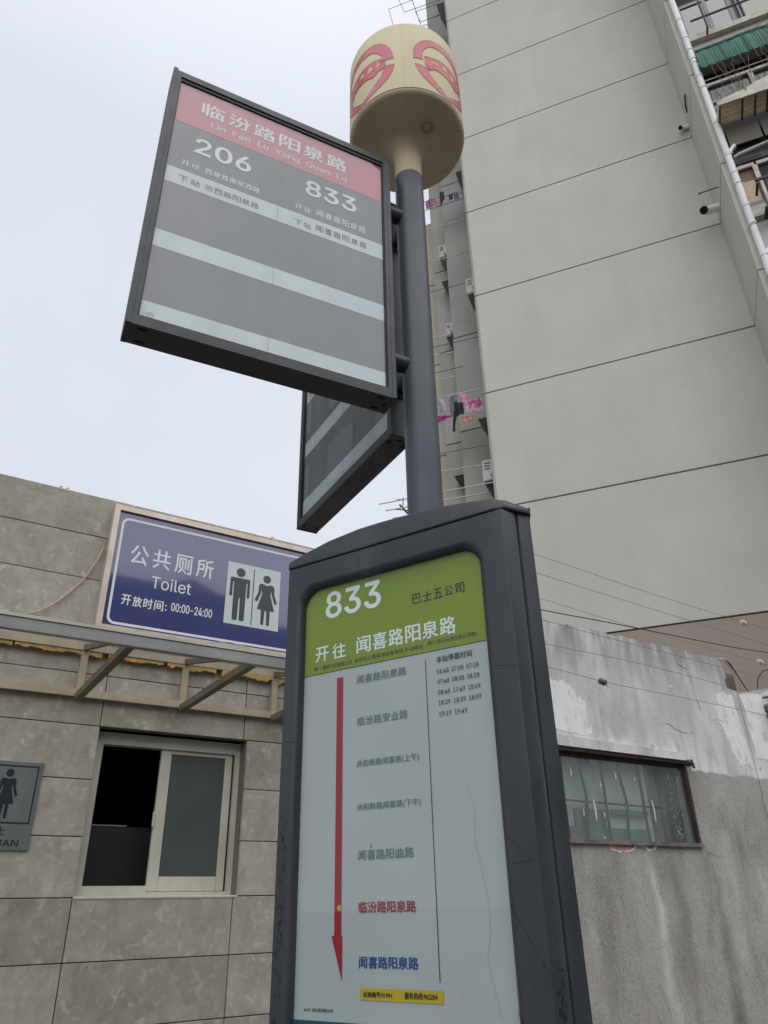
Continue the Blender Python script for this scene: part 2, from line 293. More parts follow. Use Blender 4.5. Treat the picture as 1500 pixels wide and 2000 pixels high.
class MB:
    def __init__(s, fr): s.fr = fr; s.v = []; s.f = []
    def _add(s, vs, fs): b = len(s.v); s.v += [tuple(v) for v in vs]; s.f += [[i+b for i in f] for f in fs]; return s
    def box(s, x0, x1, y0, y1, z0, z1):
        vs = [(x, y, z) for z in (z0, z1) for y in (y0, y1) for x in (x0, x1)]
        return s._add(vs, [[0, 1, 3, 2][::-1], [4, 5, 7, 6], [0, 1, 5, 4], [2, 3, 7, 6][::-1], [0, 2, 6, 4][::-1], [1, 3, 7, 5]])
    def bevbox(s, x0, x1, y0, y1, z0, z1, b):
        bm = bmesh.new(); r = bmesh.ops.create_cube(bm, size=1)
        for v in bm.verts: v.co = Vector((x0+(v.co.x+.5)*(x1-x0), y0+(v.co.y+.5)*(y1-y0), z0+(v.co.z+.5)*(z1-z0)))
        bmesh.ops.bevel(bm, geom=bm.edges[:], offset=b, segments=2, affect='EDGES', profile=.5)
        s.bm(bm); return s
    def bm(s, bm):
        bm.verts.index_update(); s._add([v.co[:] for v in bm.verts], [[v.index for v in f.verts] for f in bm.faces]); bm.free(); return s
    def quad(s, *p): return s._add(p, [list(range(len(p)))])
    def prism(s, poly, y0, y1, ax='xz'):
        """2D outline (ccw or cw) extruded: ax 'xz' extrudes along y, 'xy' along z"""
        n = len(poly)
        if ax == 'xz': A = [(p[0], y0, p[1]) for p in poly]; B = [(p[0], y1, p[1]) for p in poly]
        elif ax == 'xy': A = [(p[0], p[1], y0) for p in poly]; B = [(p[0], p[1], y1) for p in poly]
        else: A = [(y0, p[0], p[1]) for p in poly]; B = [(y1, p[0], p[1]) for p in poly]
        tri = tessellate_polygon([[Vector((p[0], p[1], 0)) for p in poly]])
        fs = [list(t) for t in tri]+[[i+n for i in t][::-1] for t in tri]+[[i, (i+1) % n, (i+1) % n+n, i+n] for i in range(n)]
        return s._add(A+B, fs)
    def sheet(s, poly, y):
        tri = tessellate_polygon([[Vector((p[0], p[1], 0)) for p in poly]])
        return s._add([(p[0], y, p[1]) for p in poly], [list(t) for t in tri])
    def rect(s, x0, x1, z0, z1, y): return s._add([(x0, y, z0), (x1, y, z0), (x1, y, z1), (x0, y, z1)], [[0, 1, 2, 3]])
    def tube(s, pts, r, n=10, cap=True):
        pts = [Vector(p) for p in pts]; rings = []
        rr = r if isinstance(r, (list, tuple)) else [r]*len(pts)
        t0 = (pts[1]-pts[0]).normalized(); up_ = Vector((0, 0, 1)) if abs(t0.z) < .9 else Vector((1, 0, 0))
        a_ = t0.cross(up_).normalized()
        for i, p in enumerate(pts):
            t = ((pts[min(i+1, len(pts)-1)]-p).normalized()+(p-pts[max(i-1, 0)]).normalized())
            t = t.normalized() if t.length > 1e-6 else t0
            a_ = (a_-t*a_.dot(t)).normalized(); b_ = t.cross(a_)
            rings.append([p+(a_*math.cos(2*math.pi*k/n)+b_*math.sin(2*math.pi*k/n))*rr[i] for k in range(n)])
        vs = [v for q in rings for v in q]; fs = []
        for i in range(len(rings)-1):
            for k in range(n): fs.append([i*n+k, i*n+(k+1) % n, (i+1)*n+(k+1) % n, (i+1)*n+k])
        if cap: fs += [list(range(n))[::-1], [(len(rings)-1)*n+k for k in range(n)]]
        return s._add(vs, fs)
    def lathe(s, cx, cy, prof, n=48):
        vs = []; fs = []
        for (r, z) in prof:
            for k in range(n): a_ = 2*math.pi*k/n; vs.append((cx+r*math.cos(a_), cy+r*math.sin(a_), z))
        for i in range(len(prof)-1):
            for k in range(n): fs.append([i*n+k, i*n+(k+1) % n, (i+1)*n+(k+1) % n, (i+1)*n+k])
        return s._add(vs, fs)
    def build(s, name, mt, parent=None, smooth=False, label=None, kind=None, sharp=35):
        me = bpy.data.meshes.new(name)
        W_ = s.fr.m if s.fr else Matrix.Identity(4)
        inv = root_inv(parent)
        me.from_pydata([(inv @ (W_ @ Vector(v)))[:] for v in s.v], [], s.f)
        me.materials.append(mt); bm_ = bmesh.new(); bm_.from_mesh(me)
        bmesh.ops.remove_doubles(bm_, verts=bm_.verts, dist=1e-6) if smooth else None
        bmesh.ops.recalc_face_normals(bm_, faces=bm_.faces)
        if smooth:
            for f in bm_.faces: f.smooth = True
            for e_ in bm_.edges:
                if len(e_.link_faces) != 2 or e_.calc_face_angle(0) > R(sharp): e_.smooth = False
        bm_.to_mesh(me); bm_.free()
        o_ = bpy.data.objects.new(name, me); C.objects.link(o_)
        if parent: o_.parent = parent
        if label: o_['label'] = label
        if kind: o_['kind'] = kind
        return o_
ROOTS = {}
def root_inv(p):
    while p is not None and p.name not in ROOTS: p = p.parent
    return ROOTS[p.name] if p is not None else Matrix.Identity(4)
def thing(name, label, cat, fr, loc, group=None):
    o_ = bpy.data.objects.new(name, None); C.objects.link(o_); o_.empty_display_size = .1
    W_ = (fr.m if fr else Matrix.Identity(4)) @ Matrix.Translation(loc)
    o_.matrix_world = W_; ROOTS[o_.name] = W_.inverted()
    o_['label'] = label; o_['category'] = cat
    if group: o_['group'] = group
    return o_
def tag(o_, label, cat, group=None):
    o_['label'] = label; o_['category'] = cat
    if group: o_['group'] = group
    return o_

_tx = {}
import os
try: SANS = bpy.data.fonts.load(os.path.join(bpy.utils.resource_path('LOCAL'), 'datafiles', 'fonts', 'Inter.woff2'))   # ships with Blender
except Exception: SANS = None
def glyphs(s, bold):
    k = (s, bold)
    if k not in _tx:
        c_ = bpy.data.curves.new('t', 'FONT'); c_.body = s; c_.size = 1; c_.resolution_u = 4
        if SANS and all(ord(q) < 128 for q in s): c_.font = SANS
        o_ = bpy.data.objects.new('t', c_); C.objects.link(o_)
        me = bpy.data.meshes.new_from_object(o_.evaluated_get(bpy.context.evaluated_depsgraph_get()))
        vs = [v.co.copy() for v in me.vertices]; fs = [list(p.vertices) for p in me.polygons]
        bpy.data.objects.remove(o_); bpy.data.curves.remove(c_); bpy.data.meshes.remove(me)
        _tx[k] = (vs, fs)
    return _tx[k]
def text(mb, s, x0, x1, z0, z1, y, bold=.012, slant=0):
    """s fitted to the box x0..x1, z0..z1 (slant raises the right end)"""
    vs, fs = glyphs(s, 0)
    if bold > .003:
        d = bold*(z1-z0)*1.15
        for j, (dx, dz) in enumerate(((-d, 0), (d, 0), (0, d*.8), (0, -d*.8))):
            _put(mb, vs, fs, x0+dx, x1+dx, z0+dz, z1+dz, y-.00003*(j+1), slant)
    _put(mb, vs, fs, x0, x1, z0, z1, y, slant)
def _put(mb, vs, fs, x0, x1, z0, z1, y, slant):
    ax = min(v.x for v in vs); bx_ = max(v.x for v in vs); az = min(v.y for v in vs); bz = max(v.y for v in vs)
    mb._add([(x0+(v.x-ax)/(bx_-ax)*(x1-x0), y, z0+(v.y-az)/(bz-az)*(z1-z0)+slant*(v.x-ax)/(bx_-ax)) for v in vs], fs)
def spread(mb, chars, x0, x1, z0, z1, y, cw, bold=.012):
    """one glyph per character, spread evenly from x0 to x1, each cw wide"""
    n = len(chars)
    for i, ch in enumerate(chars):
        if ch == ' ': continue
        xx = x0+(x1-x0-cw)*i/(n-1)
        text(mb, ch, xx, xx+cw, z0, z1, y, bold)
def rrect(x0, x1, z0, z1, r, n=6):
    P = []
    for cx, cz, a0 in ((x1-r, z1-r, 0), (x0+r, z1-r, 90), (x0+r, z0+r, 180), (x1-r, z0+r, 270)):
        for k in range(n+1): a_ = R(a0+90*k/n); P.append((cx+r*math.cos(a_), cz+r*math.sin(a_)))
    return P
def ring(mb, outer, inner, y0, y1):
    """wall between two outlines of equal count, closed front (y0), back (y1)"""
    n = len(outer); vs = []
    for y in (y0, y1):
        for P in (outer, inner): vs += [(p[0], y, p[1]) for p in P]
    fs = []
    for i in range(n):
        j = (i+1) % n
        fs += [[i, j, n+j, n+i], [2*n+i, 2*n+j, 3*n+j, 3*n+i], [i, j, 2*n+j, 2*n+i], [n+i, n+j, 3*n+j, 3*n+i]]
    mb._add(vs, fs)
def blob(pts, jit, n=4, seed=0):
    """ragged closed outline through pts"""
    rd = random.Random(seed); out_ = []
    for i, p in enumerate(pts):
        q = pts[(i+1) % len(pts)]
        for k in range(n):
            t = k/n; out_.append((p[0]+(q[0]-p[0])*t+rd.uniform(-jit, jit), p[1]+(q[1]-p[1])*t+rd.uniform(-jit, jit)))
    return out_

# ------------------------------------------------------------------ ground
g = MB(None); g.box(-200, 200, -3.2, 200, -.3, 0); o = g.build('pavement', pave); o['kind'] = 'structure'
g = MB(None); g.box(-400, 400, -400, -3.2, -.4, -.13); o = g.build('road', asphalt); o['kind'] = 'structure'

# ------------------------------------------------------------------ public toilet (tiled building)
toi = thing('public_toilet', 'grey stone tiled public toilet building with small open window', 'building', WAL, (0, 0, 0))
UL, UR = -4.536, 2.2
b = MB(WAL); b.box(UL, 0.004, .03, .26, 0, 4.05); b.box(.932, UR, .03, .26, 0, 4.05); b.box(.004, .932, .03, .26, 0, 1.672); b.box(.004, .932, .03, .26, 2.566, 4.05)
b.build('wall', grout, toi)
b = MB(WAL); b.box(UL, UR, .265, 4.5, 3.86, 3.96); b.build('roof', roofsheet, toi)
b = MB(WAL); b.box(UL, UL+.2, .265, 4.5, 0, 3.85); b.box(UR-.2, UR, .265, 4.5, 0, 3.85); b.box(UL+.2, UR-.2, 4.3, 4.5, 0, 3.85)
b.box(-.8, -.75, .265, 1.6, 0, 3.85); b.box(1.6, 1.65, .265, 1.6, 0, 3.85); b.box(-.75, 1.6, 1.6, 1.65, 0, 3.85)
b.build('inner_wall', darkroom, toi)
TH = .024
def tile(x0, x1, z0, z1):
    rd = random.Random(int(x0*1000)*31+int(z0*1000)); d = rd.uniform(-.0015, .0015)
    x0 += .0025; x1 -= .0025; z0 += .0025; z1 -= .0025
    MB(WAL).bevbox(x0, x1, -.0+d, .028, z0, z1, .0025).build('tile', tile_m, toi)
rows = [(-.13+.3006*k+.0, -.13+.3006*(k+1)) for k in range(14)]
rows = [(1.673+.3*(k-6), 1.673+.3*(k-5)) for k in range(14)]
cols = [0+.907*k for k in range(-5, 3)]+[UR]
for (z0, z1) in rows:
    z0 = max(z0, 0.0); z1 = min(z1, 4.063)
    for i in range(len(cols)-1):
        x0, x1 = cols[i], min(cols[i+1], UR)
        if x1-x0 < .05: continue
        if z0 > 1.6 and z1 < 2.6 and abs(x0) < .01: continue
        if z0 > 1.6 and z1 < 2.6 and abs(x0-.907) < .01: x0 = .932
        if z0 > 1.6 and z1 < 2.6 and abs(x1) < .01: x1 = .004
        tile(x0, x1, z0, z1)
# reveals of the window opening
rev = MB(WAL); rev.box(.9325, .945, .03, .20, 1.69, 2.56); rev.box(.004, .932, .03, .20, 2.566, 2.575)
rev.build('window_reveal', tile_m, toi)
# small copper gutter clips on the parapet
for u in (-.07-.42, -.03-.42, 1.02):
    MB(WAL).box(u, u+.018, -.004, .03, 4.045, 4.072).build('parapet_clip', pvc, toi)
# window
wf = MB(WAL); fy0, fy1 = .10, .17
wf.box(.004, .06, fy0, fy1, 1.675, 2.565); wf.box(.90, .9315, fy0, fy1, 1.675, 2.565); wf.box(.06, .90, fy0, fy1, 2.495, 2.565); wf.box(.06, .90, fy0, fy1, 1.675, 1.700)
wf.box(.06, .42, fy0+.012, fy0+.022, 1.700, 1.732); wf.box(.06, .42, fy0+.032, fy0+.042, 1.700, 1.728)
win = wf.build('window', pvc, toi)
s_ = MB(WAL); s_.bevbox(.420, .486, .118, .146, 1.702, 2.494, .004); s_.bevbox(.84, .888, .118, .146, 1.702, 2.494, .004)
s_.bevbox(.486, .84, .120, .144, 2.47, 2.494, .003); s_.bevbox(.486, .84, .120, .144, 1.702, 1.78, .003); s_.build('sash', pvc, win)
MB(WAL).box(.484, .842, .130, .136, 1.778, 2.472).build('pane', frost, win)
MB(WAL).bevbox(.409, .422, .108, .124, 2.045, 2.13, .004).build('handle', pvc, win)
MB(WAL).box(.888, .90, .125, .15, 1.70, 2.49).build('gasket', rubber, win)
MB(WAL).bevbox(.002, .935, -.006, .10, 1.664, 1.678, .004).build('sill', pvc, win)
b = MB(WAL); b.box(-.3, 1.2, .34, .36, 0, 2.06); b.build('partition', partition, toi)
b = MB(WAL); b.box(-.3, .32, .335, .363, 2.062, 2.07); b.build('partition_rail', alum, toi)

# canopy in front of the toilet
cn = thing('entrance_canopy', 'beige steel truss canopy with bright metal front edge below the blue sign', 'canopy', WAL, (0, -.02, 2.7))
CL, CR2 = -4.5, 1.9; OUT = 1.21
b = MB(WAL); b.bevbox(CL, CR2, -OUT-.03, -OUT, 2.685, 2.742, .004); b.build('front_rail', alum, cn)
b = MB(WAL); b.box(CL, CR2, -.045, -.004, 3.0, 3.045); b.build('upper_rail', beige, cn)
b = MB(WAL); b.box(CL, CR2, -.045, -.004, 2.722, 2.765); b.build('lower_rail', beige, cn)
b = MB(WAL); b.box(CL, CR2, -OUT-.036, -OUT-.002, 2.7425, 2.757); b.build('rail_highlight', pvc, cn)  # white strip added as a painted highlight along the rail's top edge
for k in range(-6, 3):
    u = -.157+.6235*k
    if u < CL+.1: continue
    b = MB(WAL); b.box(u-.02, u+.02, -.043, -.005, 2.766, 2.999); b.build('post', beige, cn)
    b = MB(WAL); b.box(u-.02, u+.02, -OUT+.002, -.046, 2.700, 2.740); b.build('strut', strut_m, cn)
    b = MB(WAL); b.prism([(-.046, 3.035), (-.046, 3.0), (-OUT+.01, 2.742), (-OUT+.03, 2.742)], u-.015, u+.015, 'yz'); b.build('rafter', strut_m, cn)
rd = random.Random(5)
u = CL
while u < CR2-.1:
    L_ = rd.uniform(.28, .5); P = []; n = max(6, int(L_/.016)); heavy = rd.random()*.6+.4
    ph = rd.uniform(0, 6)
    drop = [0]*(n+1)
    for i in range(n+1):
        x = u+L_*i/n; drop[i] = .012+heavy*(.02*max(0, math.sin(x*23+ph))+.022*max(0, math.sin(x*61+ph*2))*rd.random()+.012*rd.random())
    P = [(u+L_*i/n, 3.0) for i in range(n+1)]+[(u+L_*i/n, 2.995-drop[i]) for i in range(n, -1, -1)]
    b = MB(WAL); b.prism(P, -.035-.01*rd.random(), -.003)
    b.build('sealing_foam', foam_m, cn)
    u += L_+rd.uniform(.01, .05)

# blue toilet sign
bs = thing('toilet_sign', 'blue public toilet sign with male and female pictogram in a metal frame', 'sign', WAL, (-.139, -.07, 3.13))
b = MB(WAL); SX1 = 1.36
ring(b, [(-.139, 3.131), (SX1, 3.131), (SX1, 4.0), (-.139, 4.0)], [(-.103, 3.167), (SX1-.036, 3.167), (SX1-.036, 3.962), (-.103, 3.962)], -.085, -.003)
b.build('frame', frame_metal, bs)
fc = MB(WAL).rect(-.103, SX1-.036, 3.167, 3.962, -.066).build('face', blue, bs)
b = MB(WAL)
o1 = rrect(-.078, 1.285, 3.182, 3.922, .05); i1 = rrect(-.062, 1.269, 3.198, 3.906, .036)
ring(b, o1, i1, -.0675, -.0665); b.build('border_line', bluetx, fc)
b = MB(WAL); spread(b, '公共厕所', .006, .572, 3.605, 3.74, -.068, .118, .012); b.build('lettering', bluetx, fc)
b = MB(WAL); text(b, 'Toilet', .165, .431, 3.463, 3.548, -.068, .006); b.build('lettering', bluetx, fc)
b = MB(WAL); spread(b, '开放时间', -.005, .262, 3.318, 3.386, -.068, .058, .018); text(b, ':', .276, .284, 3.325, 3.365, -.068, .02); text(b, '00:00-24:00', .315, .592, 3.330, 3.388, -.068, .02); b.build('lettering', bluetx, fc)
b = MB(WAL); b.rect(.676, 1.078, 3.314, 3.768, -.068); pb = b.build('pictogram_board', pict_bg, fc)
def man(mb, cx, z0, h, y):
    k = h
    mb.sheet([(cx+.085*k*math.cos(t*math.pi/10), z0+.91*k+.085*k*math.sin(t*math.pi/10)) for t in range(20)], y)
    mb.sheet([(cx-.17*k, z0+.80*k), (cx+.17*k, z0+.80*k), (cx+.185*k, z0+.785*k), (cx+.19*k, z0+.46*k), (cx+.175*k, z0+.44*k), (cx+.15*k, z0+.44*k), (cx+.138*k, z0+.46*k), (cx+.138*k, z0+.72*k), (cx+.118*k, z0+.72*k),
              (cx+.112*k, z0+.015*k), (cx+.09*k, z0), (cx+.04*k, z0), (cx+.018*k, z0+.015*k), (cx+.012*k, z0+.42*k), (cx-.012*k, z0+.42*k), (cx-.018*k, z0+.015*k), (cx-.04*k, z0), (cx-.09*k, z0), (cx-.112*k, z0+.015*k),
              (cx-.118*k, z0+.72*k), (cx-.138*k, z0+.72*k), (cx-.138*k, z0+.46*k), (cx-.15*k, z0+.44*k), (cx-.175*k, z0+.44*k), (cx-.19*k, z0+.46*k), (cx-.185*k, z0+.785*k)], y)
def woman(mb, cx, z0, h, y):
    k = h
    mb.sheet([(cx+.08*k*math.cos(t*math.pi/10), z0+.915*k+.08*k*math.sin(t*math.pi/10)) for t in range(20)], y)
    mb.sheet([(cx-.12*k, z0+.81*k), (cx-.04*k, z0+.80*k), (cx, z0+.78*k), (cx+.04*k, z0+.80*k), (cx+.12*k, z0+.81*k), (cx+.155*k, z0+.77*k), (cx+.165*k, z0+.62*k), (cx+.225*k, z0+.47*k), (cx+.20*k, z0+.435*k), (cx+.17*k, z0+.45*k),
              (cx+.115*k, z0+.60*k), (cx+.10*k, z0+.70*k), (cx+.085*k, z0+.60*k), (cx+.175*k, z0+.29*k), (cx+.09*k, z0+.29*k), (cx+.085*k, z0), (cx+.03*k, z0), (cx+.018*k, z0+.28*k), (cx-.018*k, z0+.28*k), (cx-.03*k, z0), (cx-.085*k, z0), (cx-.09*k, z0+.29*k), (cx-.175*k, z0+.29*k),
              (cx-.085*k, z0+.60*k), (cx-.10*k, z0+.70*k), (cx-.115*k, z0+.60*k), (cx-.17*k, z0+.45*k), (cx-.20*k, z0+.435*k), (cx-.225*k, z0+.47*k), (cx-.165*k, z0+.62*k), (cx-.155*k, z0+.77*k)], y)
b = MB(WAL); man(b, .775, 3.345, .39, -.0695); woman(b, .975, 3.345, .375, -.0695); b.rect(.871, .877, 3.33, 3.745, -.0695); b.build('pictogram', pict_fg, fc)

# steel plate beside the window
pl = thing('restroom_plate', 'brushed steel women restroom plate with dark figure at the left edge', 'sign', WAL, (-.45, -.004, 1.897))
b = MB(WAL); b.bevbox(-.62, -.2655, -.012, -.003, 1.897, 2.343, .002); b.build('plate', brushed, pl)
b = MB(WAL); ring(b, [(-.597, 2.027), (-.286, 2.027), (-.286, 2.322), (-.597, 2.322)], [(-.590, 2.034), (-.293, 2.034), (-.293, 2.315), (-.590, 2.315)], -.0135, -.0125); b.build('border_line', navy, pl)
b = MB(WAL); woman(b, -.428, 2.052, .25, -.0135); b.build('pictogram', navy, pl)
b = MB(WAL); text(b, '女士', -.50, -.395, 1.968, 2.012, -.0135, .01); text(b, 'WOMAN', -.55, -.322, 1.917, 1.948, -.0135, .012); b.build('lettering', navy, pl)

# loose wires at the blue sign
def wpath(mb, pts, r, n=6, sub=4):
    P = [Vector(p) for p in pts]; out_ = []
    for i in range(len(P)-1):
        p0 = P[max(i-1, 0)]; p1 = P[i]; p2 = P[i+1]; p3 = P[min(i+2, len(P)-1)]
        for k in range(sub):
            t = k/sub
            out_.append(.5*((2*p1)+(-p0+p2)*t+(2*p0-5*p1+4*p2-p3)*t*t+(-p0+3*p1-3*p2+p3)*t**3))
    out_.append(P[-1]); mb.tube(out_, r, n)
b = MB(WAL); wpath(b, [(-.155, -.012, 3.70), (-.18, -.02, 3.61), (-.235, -.018, 3.47), (-.30, -.016, 3.37), (-.38, -.02, 3.27), (-.47, -.022, 3.195), (-.53, -.012, 3.175)], .0055)
tag(b.build('loose_wire', wire_m), 'pale loose wire trailing down the tiles left of the blue sign', 'wire')
b = MB(WAL); wpath(b, [(.55, -.10, 3.14), (.62, -.3, 3.10), (.55, -.7, 2.96), (.60, -1.0, 2.83), (.62, -1.2, 2.757)], .004); b.tube([(.615, -1.215, 2.76), (.655, -1.215, 2.765)], .011, 8)
tag(b.build('loose_wire', pvc), 'short white wire lying on the canopy edge under the blue sign', 'wire')

# ------------------------------------------------------------------ old white wall with window
ww = thing('plaster_wall', 'stained white plaster wall with old steel window right of the stop', 'wall', WAL, (2.2, 0, 0))
rd = random.Random(3)
WX0, WX1, WZ0, WZ1 = 3.40, 5.37, 2.035, 2.762
b = MB(WAL); UW = 6.46
topz = [(UW-.16, 3.58), (UW-.17, 3.66), (UW-.13, 3.70), (UW-.16, 3.80), (UW-.19, 3.86)]
x = UW-.22
while x > 2.215: topz.append((x, 3.885+rd.uniform(-.010, .010)+.012*math.sin(x*3.1))); x -= rd.uniform(.02, .07)
P = [(2.205, WZ1), (UW, WZ1), (UW, 3.56)]+topz+[(2.205, 3.89)]
b.prism(P, 0, .24)
b.box(2.205, WX0, 0, .24, 0, WZ1); b.box(WX1, UW, 0, .24, 0, WZ1); b.box(WX0, WX1, 0, .24, 0, WZ0)
# crumbs on the ragged top
for i in range(150):
    xx = rd.uniform(2.3, UW-.25); s__ = rd.uniform(.006, .02)
    b.box(xx, xx+s__*rd.uniform(1, 2.5), .0+rd.uniform(0, .02), .05, 3.875, 3.89+s__*.9)
b.build('plaster', plaster_m, ww)
b = MB(WAL); b.prism([(WX0-.1, 2.770), (5.30, 2.762), (5.42, 2.79), (5.42, 2.825), (WX0-.1, 2.865)], -.045, -.001); b.build('lintel', plaster_m, ww)
def patch(pts, seed, jit=.02, y=-.003, m_=patch_m, n=5, nm='limewash_patch', yb=-.0005):
    MB(WAL).prism(blob(pts, jit, n, seed), y, yb).build(nm, m_, ww)
patch([(3.5, 3.36), (3.80, 3.345), (3.93, 3.32), (4.04, 3.24), (4.12, 3.16), (4.13, 3.02), (4.16, 2.90), (3.9, 2.90), (3.5, 2.92)], 4)
patch([(6.08, 3.50), (6.2, 3.53), (6.36, 3.50), (6.38, 3.2), (6.42, 2.95), (6.44, 2.77), (6.30, 2.80), (6.22, 2.78), (6.16, 2.86), (6.10, 3.05), (6.03, 3.2), (6.00, 3.35), (6.09, 3.38)], 8, .016)
patch([(4.14, 2.028), (4.18, 1.975), (4.30, 1.962), (4.45, 1.985), (4.52, 2.015), (4.62, 1.985), (4.72, 1.99), (4.76, 2.028)], 11, .008, -.002, patch_m, 4, 'broken_plaster_edge')
patch([(4.16, 2.024), (4.19, 1.982), (4.32, 1.973), (4.43, 1.99), (4.47, 2.02)], 12, .005, -.004, brick_m, 4, 'brick')
patch([(4.60, 2.022), (4.63, 1.996), (4.69, 1.996), (4.70, 2.02)], 13, .004, -.004, brick_m, 3, 'brick')
# hairline cracks, recess dark
def crack(pts, w_, seed, frm=WAL, par=None):
    rd_ = random.Random(seed); L = []; Rr = []
    for i in range(len(pts)-1):
        p, q = pts[i], pts[i+1]
        for k in range(5):
            t = k/5; x_ = p[0]+(q[0]-p[0])*t+rd_.uniform(-.006, .006); z_ = p[1]+(q[1]-p[1])*t+rd_.uniform(-.006, .006); ww_ = w_*rd_.uniform(.3, 1)
            L.append((x_-ww_, z_)); Rr.append((x_+ww_*.6, z_+ww_))
    for i in range(len(L)-1):
        mbk.quad((L[i][0], -.0035, L[i][1]), (Rr[i][0], -.0035, Rr[i][1]), (Rr[i+1][0], -.0035, Rr[i+1][1]), (L[i+1][0], -.0035, L[i+1][1]))
mbk = MB(WAL)
crack([(5.66, 3.70), (5.70, 3.60), (5.72, 3.45), (5.78, 3.25)], .0035, 1); crack([(5.55, 3.73), (5.66, 3.70), (5.78, 3.73)], .005, 2)
crack([(5.05, 3.07), (5.2, 3.10), (5.4, 3.03), (5.6, 3.05)], .004, 3); crack([(5.85, 3.18), (6.0, 3.22), (6.12, 3.2)], .004, 4)
crack([(5.4, 1.98), (5.6, 1.93), (5.75, 1.97), (5.8, 2.05)], .0025, 5)
mbk.build('hairline_crack', joint_m, ww)
# window
b = MB(WAL)
b.box(WX0, WX1, .03, .07, 2.700, WZ1); b.box(WX0, WX1, .02, .07, WZ0, 2.05); b.box(WX1-.035, WX1, .015, .07, 2.05, 2.722); b.box(WX0, WX0+.035, .02, .07, 2.05, 2.722)
b.box(WX0-.05, WX1+.02, -.03, .02, 2.735, 2.758)
ow = b.build('window', rustframe, ww)
b = MB(WAL); b.box(WX1+.0, WX1+.05, -.05, -.002, 2.725, 2.75); b.tube([(WX1+.03, -.055, 2.70), (WX1+.035, -.03, 2.745), (WX1+.06, -.02, 2.775)], .011, 8); b.build('hinge', rustframe, ow)
b = MB(WAL); b.prism([(-.035, 2.018), (.02, 2.030), (.02, 2.052), (-.02, 2.050)], WX0-.04, WX1-.02, 'yz'); b.build('sill', silldirt, ow)
MB(WAL).box(WX0+.03, WX1-.03, .040, .044, 2.045, 2.725).build('pane', pane_win, ow)
b = MB(WAL); b.box(WX0, 4.93, .16, .17, 2.0, 2.75); b.build('backing_board', winback, ow)
b = MB(WAL); b.box(4.93, 5.06, .150, .16, 2.0, 2.75); b.build('backing_board', mat('window_grey_board', srgb(120, 122, 120), rough=.7), ow)
b = MB(WAL); b.box(5.06, WX1, .16, .17, 2.0, 2.75); b.build('backing_board', winback2, ow)
b = MB(WAL); b.box(WX0, 4.86, .13, .15, 2.02, 2.16); b.box(3.95, 4.30, .12, .15, 2.02, 2.30); b.box(4.4, 4.85, .12, .15, 2.27, 2.31); b.build('inner_shelf', mat('shelf_teal', srgb(98, 114, 112), srgb(82, 96, 96), rough=.8, scale=6), ow)
for (x_, wav) in ((4.04, 1), (4.29, 0), (4.53, 1), (4.77, 0), (3.8, 0), (3.56, 1)):
    b = MB(WAL); P = [(x_+(wav*.022*math.sin((z_-2.05)*11+x_)), .085, z_) for z_ in [2.055+.03*k for k in range(23)]]; b.tube(P, .0135, 6); b.build('bar', bars_m, ow)
b = MB(WAL); b.tube([(WX0, .098, 2.362), (5.05, .098, 2.345)], .009, 6); b.build('bar', bars_m, ow)
rd = random.Random(9)
for (x_, z0_, z1_, w__) in ((4.09, 2.37, 2.20, .008), (4.83, 2.40, 2.22, .007), (3.86, 2.62, 2.54, .004), (4.20, 2.52, 2.47, .006), (4.2, 2.45, 2.43, .005), (4.40, 2.62, 2.55, .005), (4.64, 2.59, 2.55, .004), (4.19, 2.28, 2.23, .005), (3.95, 2.30, 2.23, .004), (4.15, 2.09, 2.06, .006)):
    b = MB(WAL); b.prism([(x_-w__, z0_), (x_+w__, z0_-.01), (x_+w__*.9+.012, (z0_+z1_)/2), (x_+w__+.004, z1_), (x_, z1_+.005), (x_-w__+.008, (z0_+z1_)/2)], .036, .0395); b.build('paint_drip', drip_m, ow)
b = MB(WAL)
for i in range(60):
    x_ = 5.10+rd.gauss(0, .05)+.05*rd.random(); z_ = rd.uniform(2.07, 2.62); s__ = rd.uniform(.002, .006); b.box(x_, x_+s__, .037, .0395, z_, z_+s__*rd.uniform(1, 3))
b.build('paint_spatter', drip_m, ow, kind='stuff')
b = MB(WAL); b.prism(blob([(3.98, 2.715), (3.99, 2.67), (4.03, 2.65), (4.09, 2.655), (4.11, 2.68), (4.10, 2.715)], .008, 4, 5), .0392, .0396)
b.build('rust_stain', mat('rust_film', srgb(142, 126, 104), srgb(118, 112, 98), rough=.9, scale=18), ow)

# wall piece right of the corner, brick pier behind, electric bracket
w2 = thing('end_wall', 'white patched wall piece at the right edge carrying an insulator bracket', 'wall', WAL2, (0, 0, 0))
b = MB(WAL2); rd = random.Random(21)
P = [(0.004, 0), (4, 0), (4, 3.55)]; x = 3.9
while x > .05: P.append((x, 3.552+rd.uniform(-.012, .012))); x -= rd.uniform(.05, .12)
P.append((.004, 3.54)); b.prism(P, .0, .24); b.build('plaster', plaster_m, w2)
b = MB(WAL2); b.prism(blob([(.02, 3.52), (.5, 3.53), (.6, 3.1), (.35, 2.95), (.18, 2.85), (.03, 2.86)], .015, 5, 3), -.004, -.0005); b.build('limewash_patch', patch_m, w2)
pier = thing('brick_pier', 'short dark brown brick pier rising behind the white wall corner', 'pier', WAL, (6.7, .5, 0))
for k in range(12):
    z_ = 3.02+.07*k
    for j in range(2):
        x_ = 6.70+j*.125+(.0 if k % 2 else 0)
        MB(WAL).bevbox(x_+.003, x_+.121, .30, .55, z_, z_+.063, .004).build('brick', MATS['pier_brick'] if 'pier_brick' in MATS else mat('pier_brick', srgb(112, 104, 96), srgb(90, 84, 78), rough=.95, scale=9, bump=.4, bscale=60), pier)
b = MB(WAL); b.box(6.704, 6.945, .304, .546, 0, 3.88); b.build('mortar_core', grout, pier)
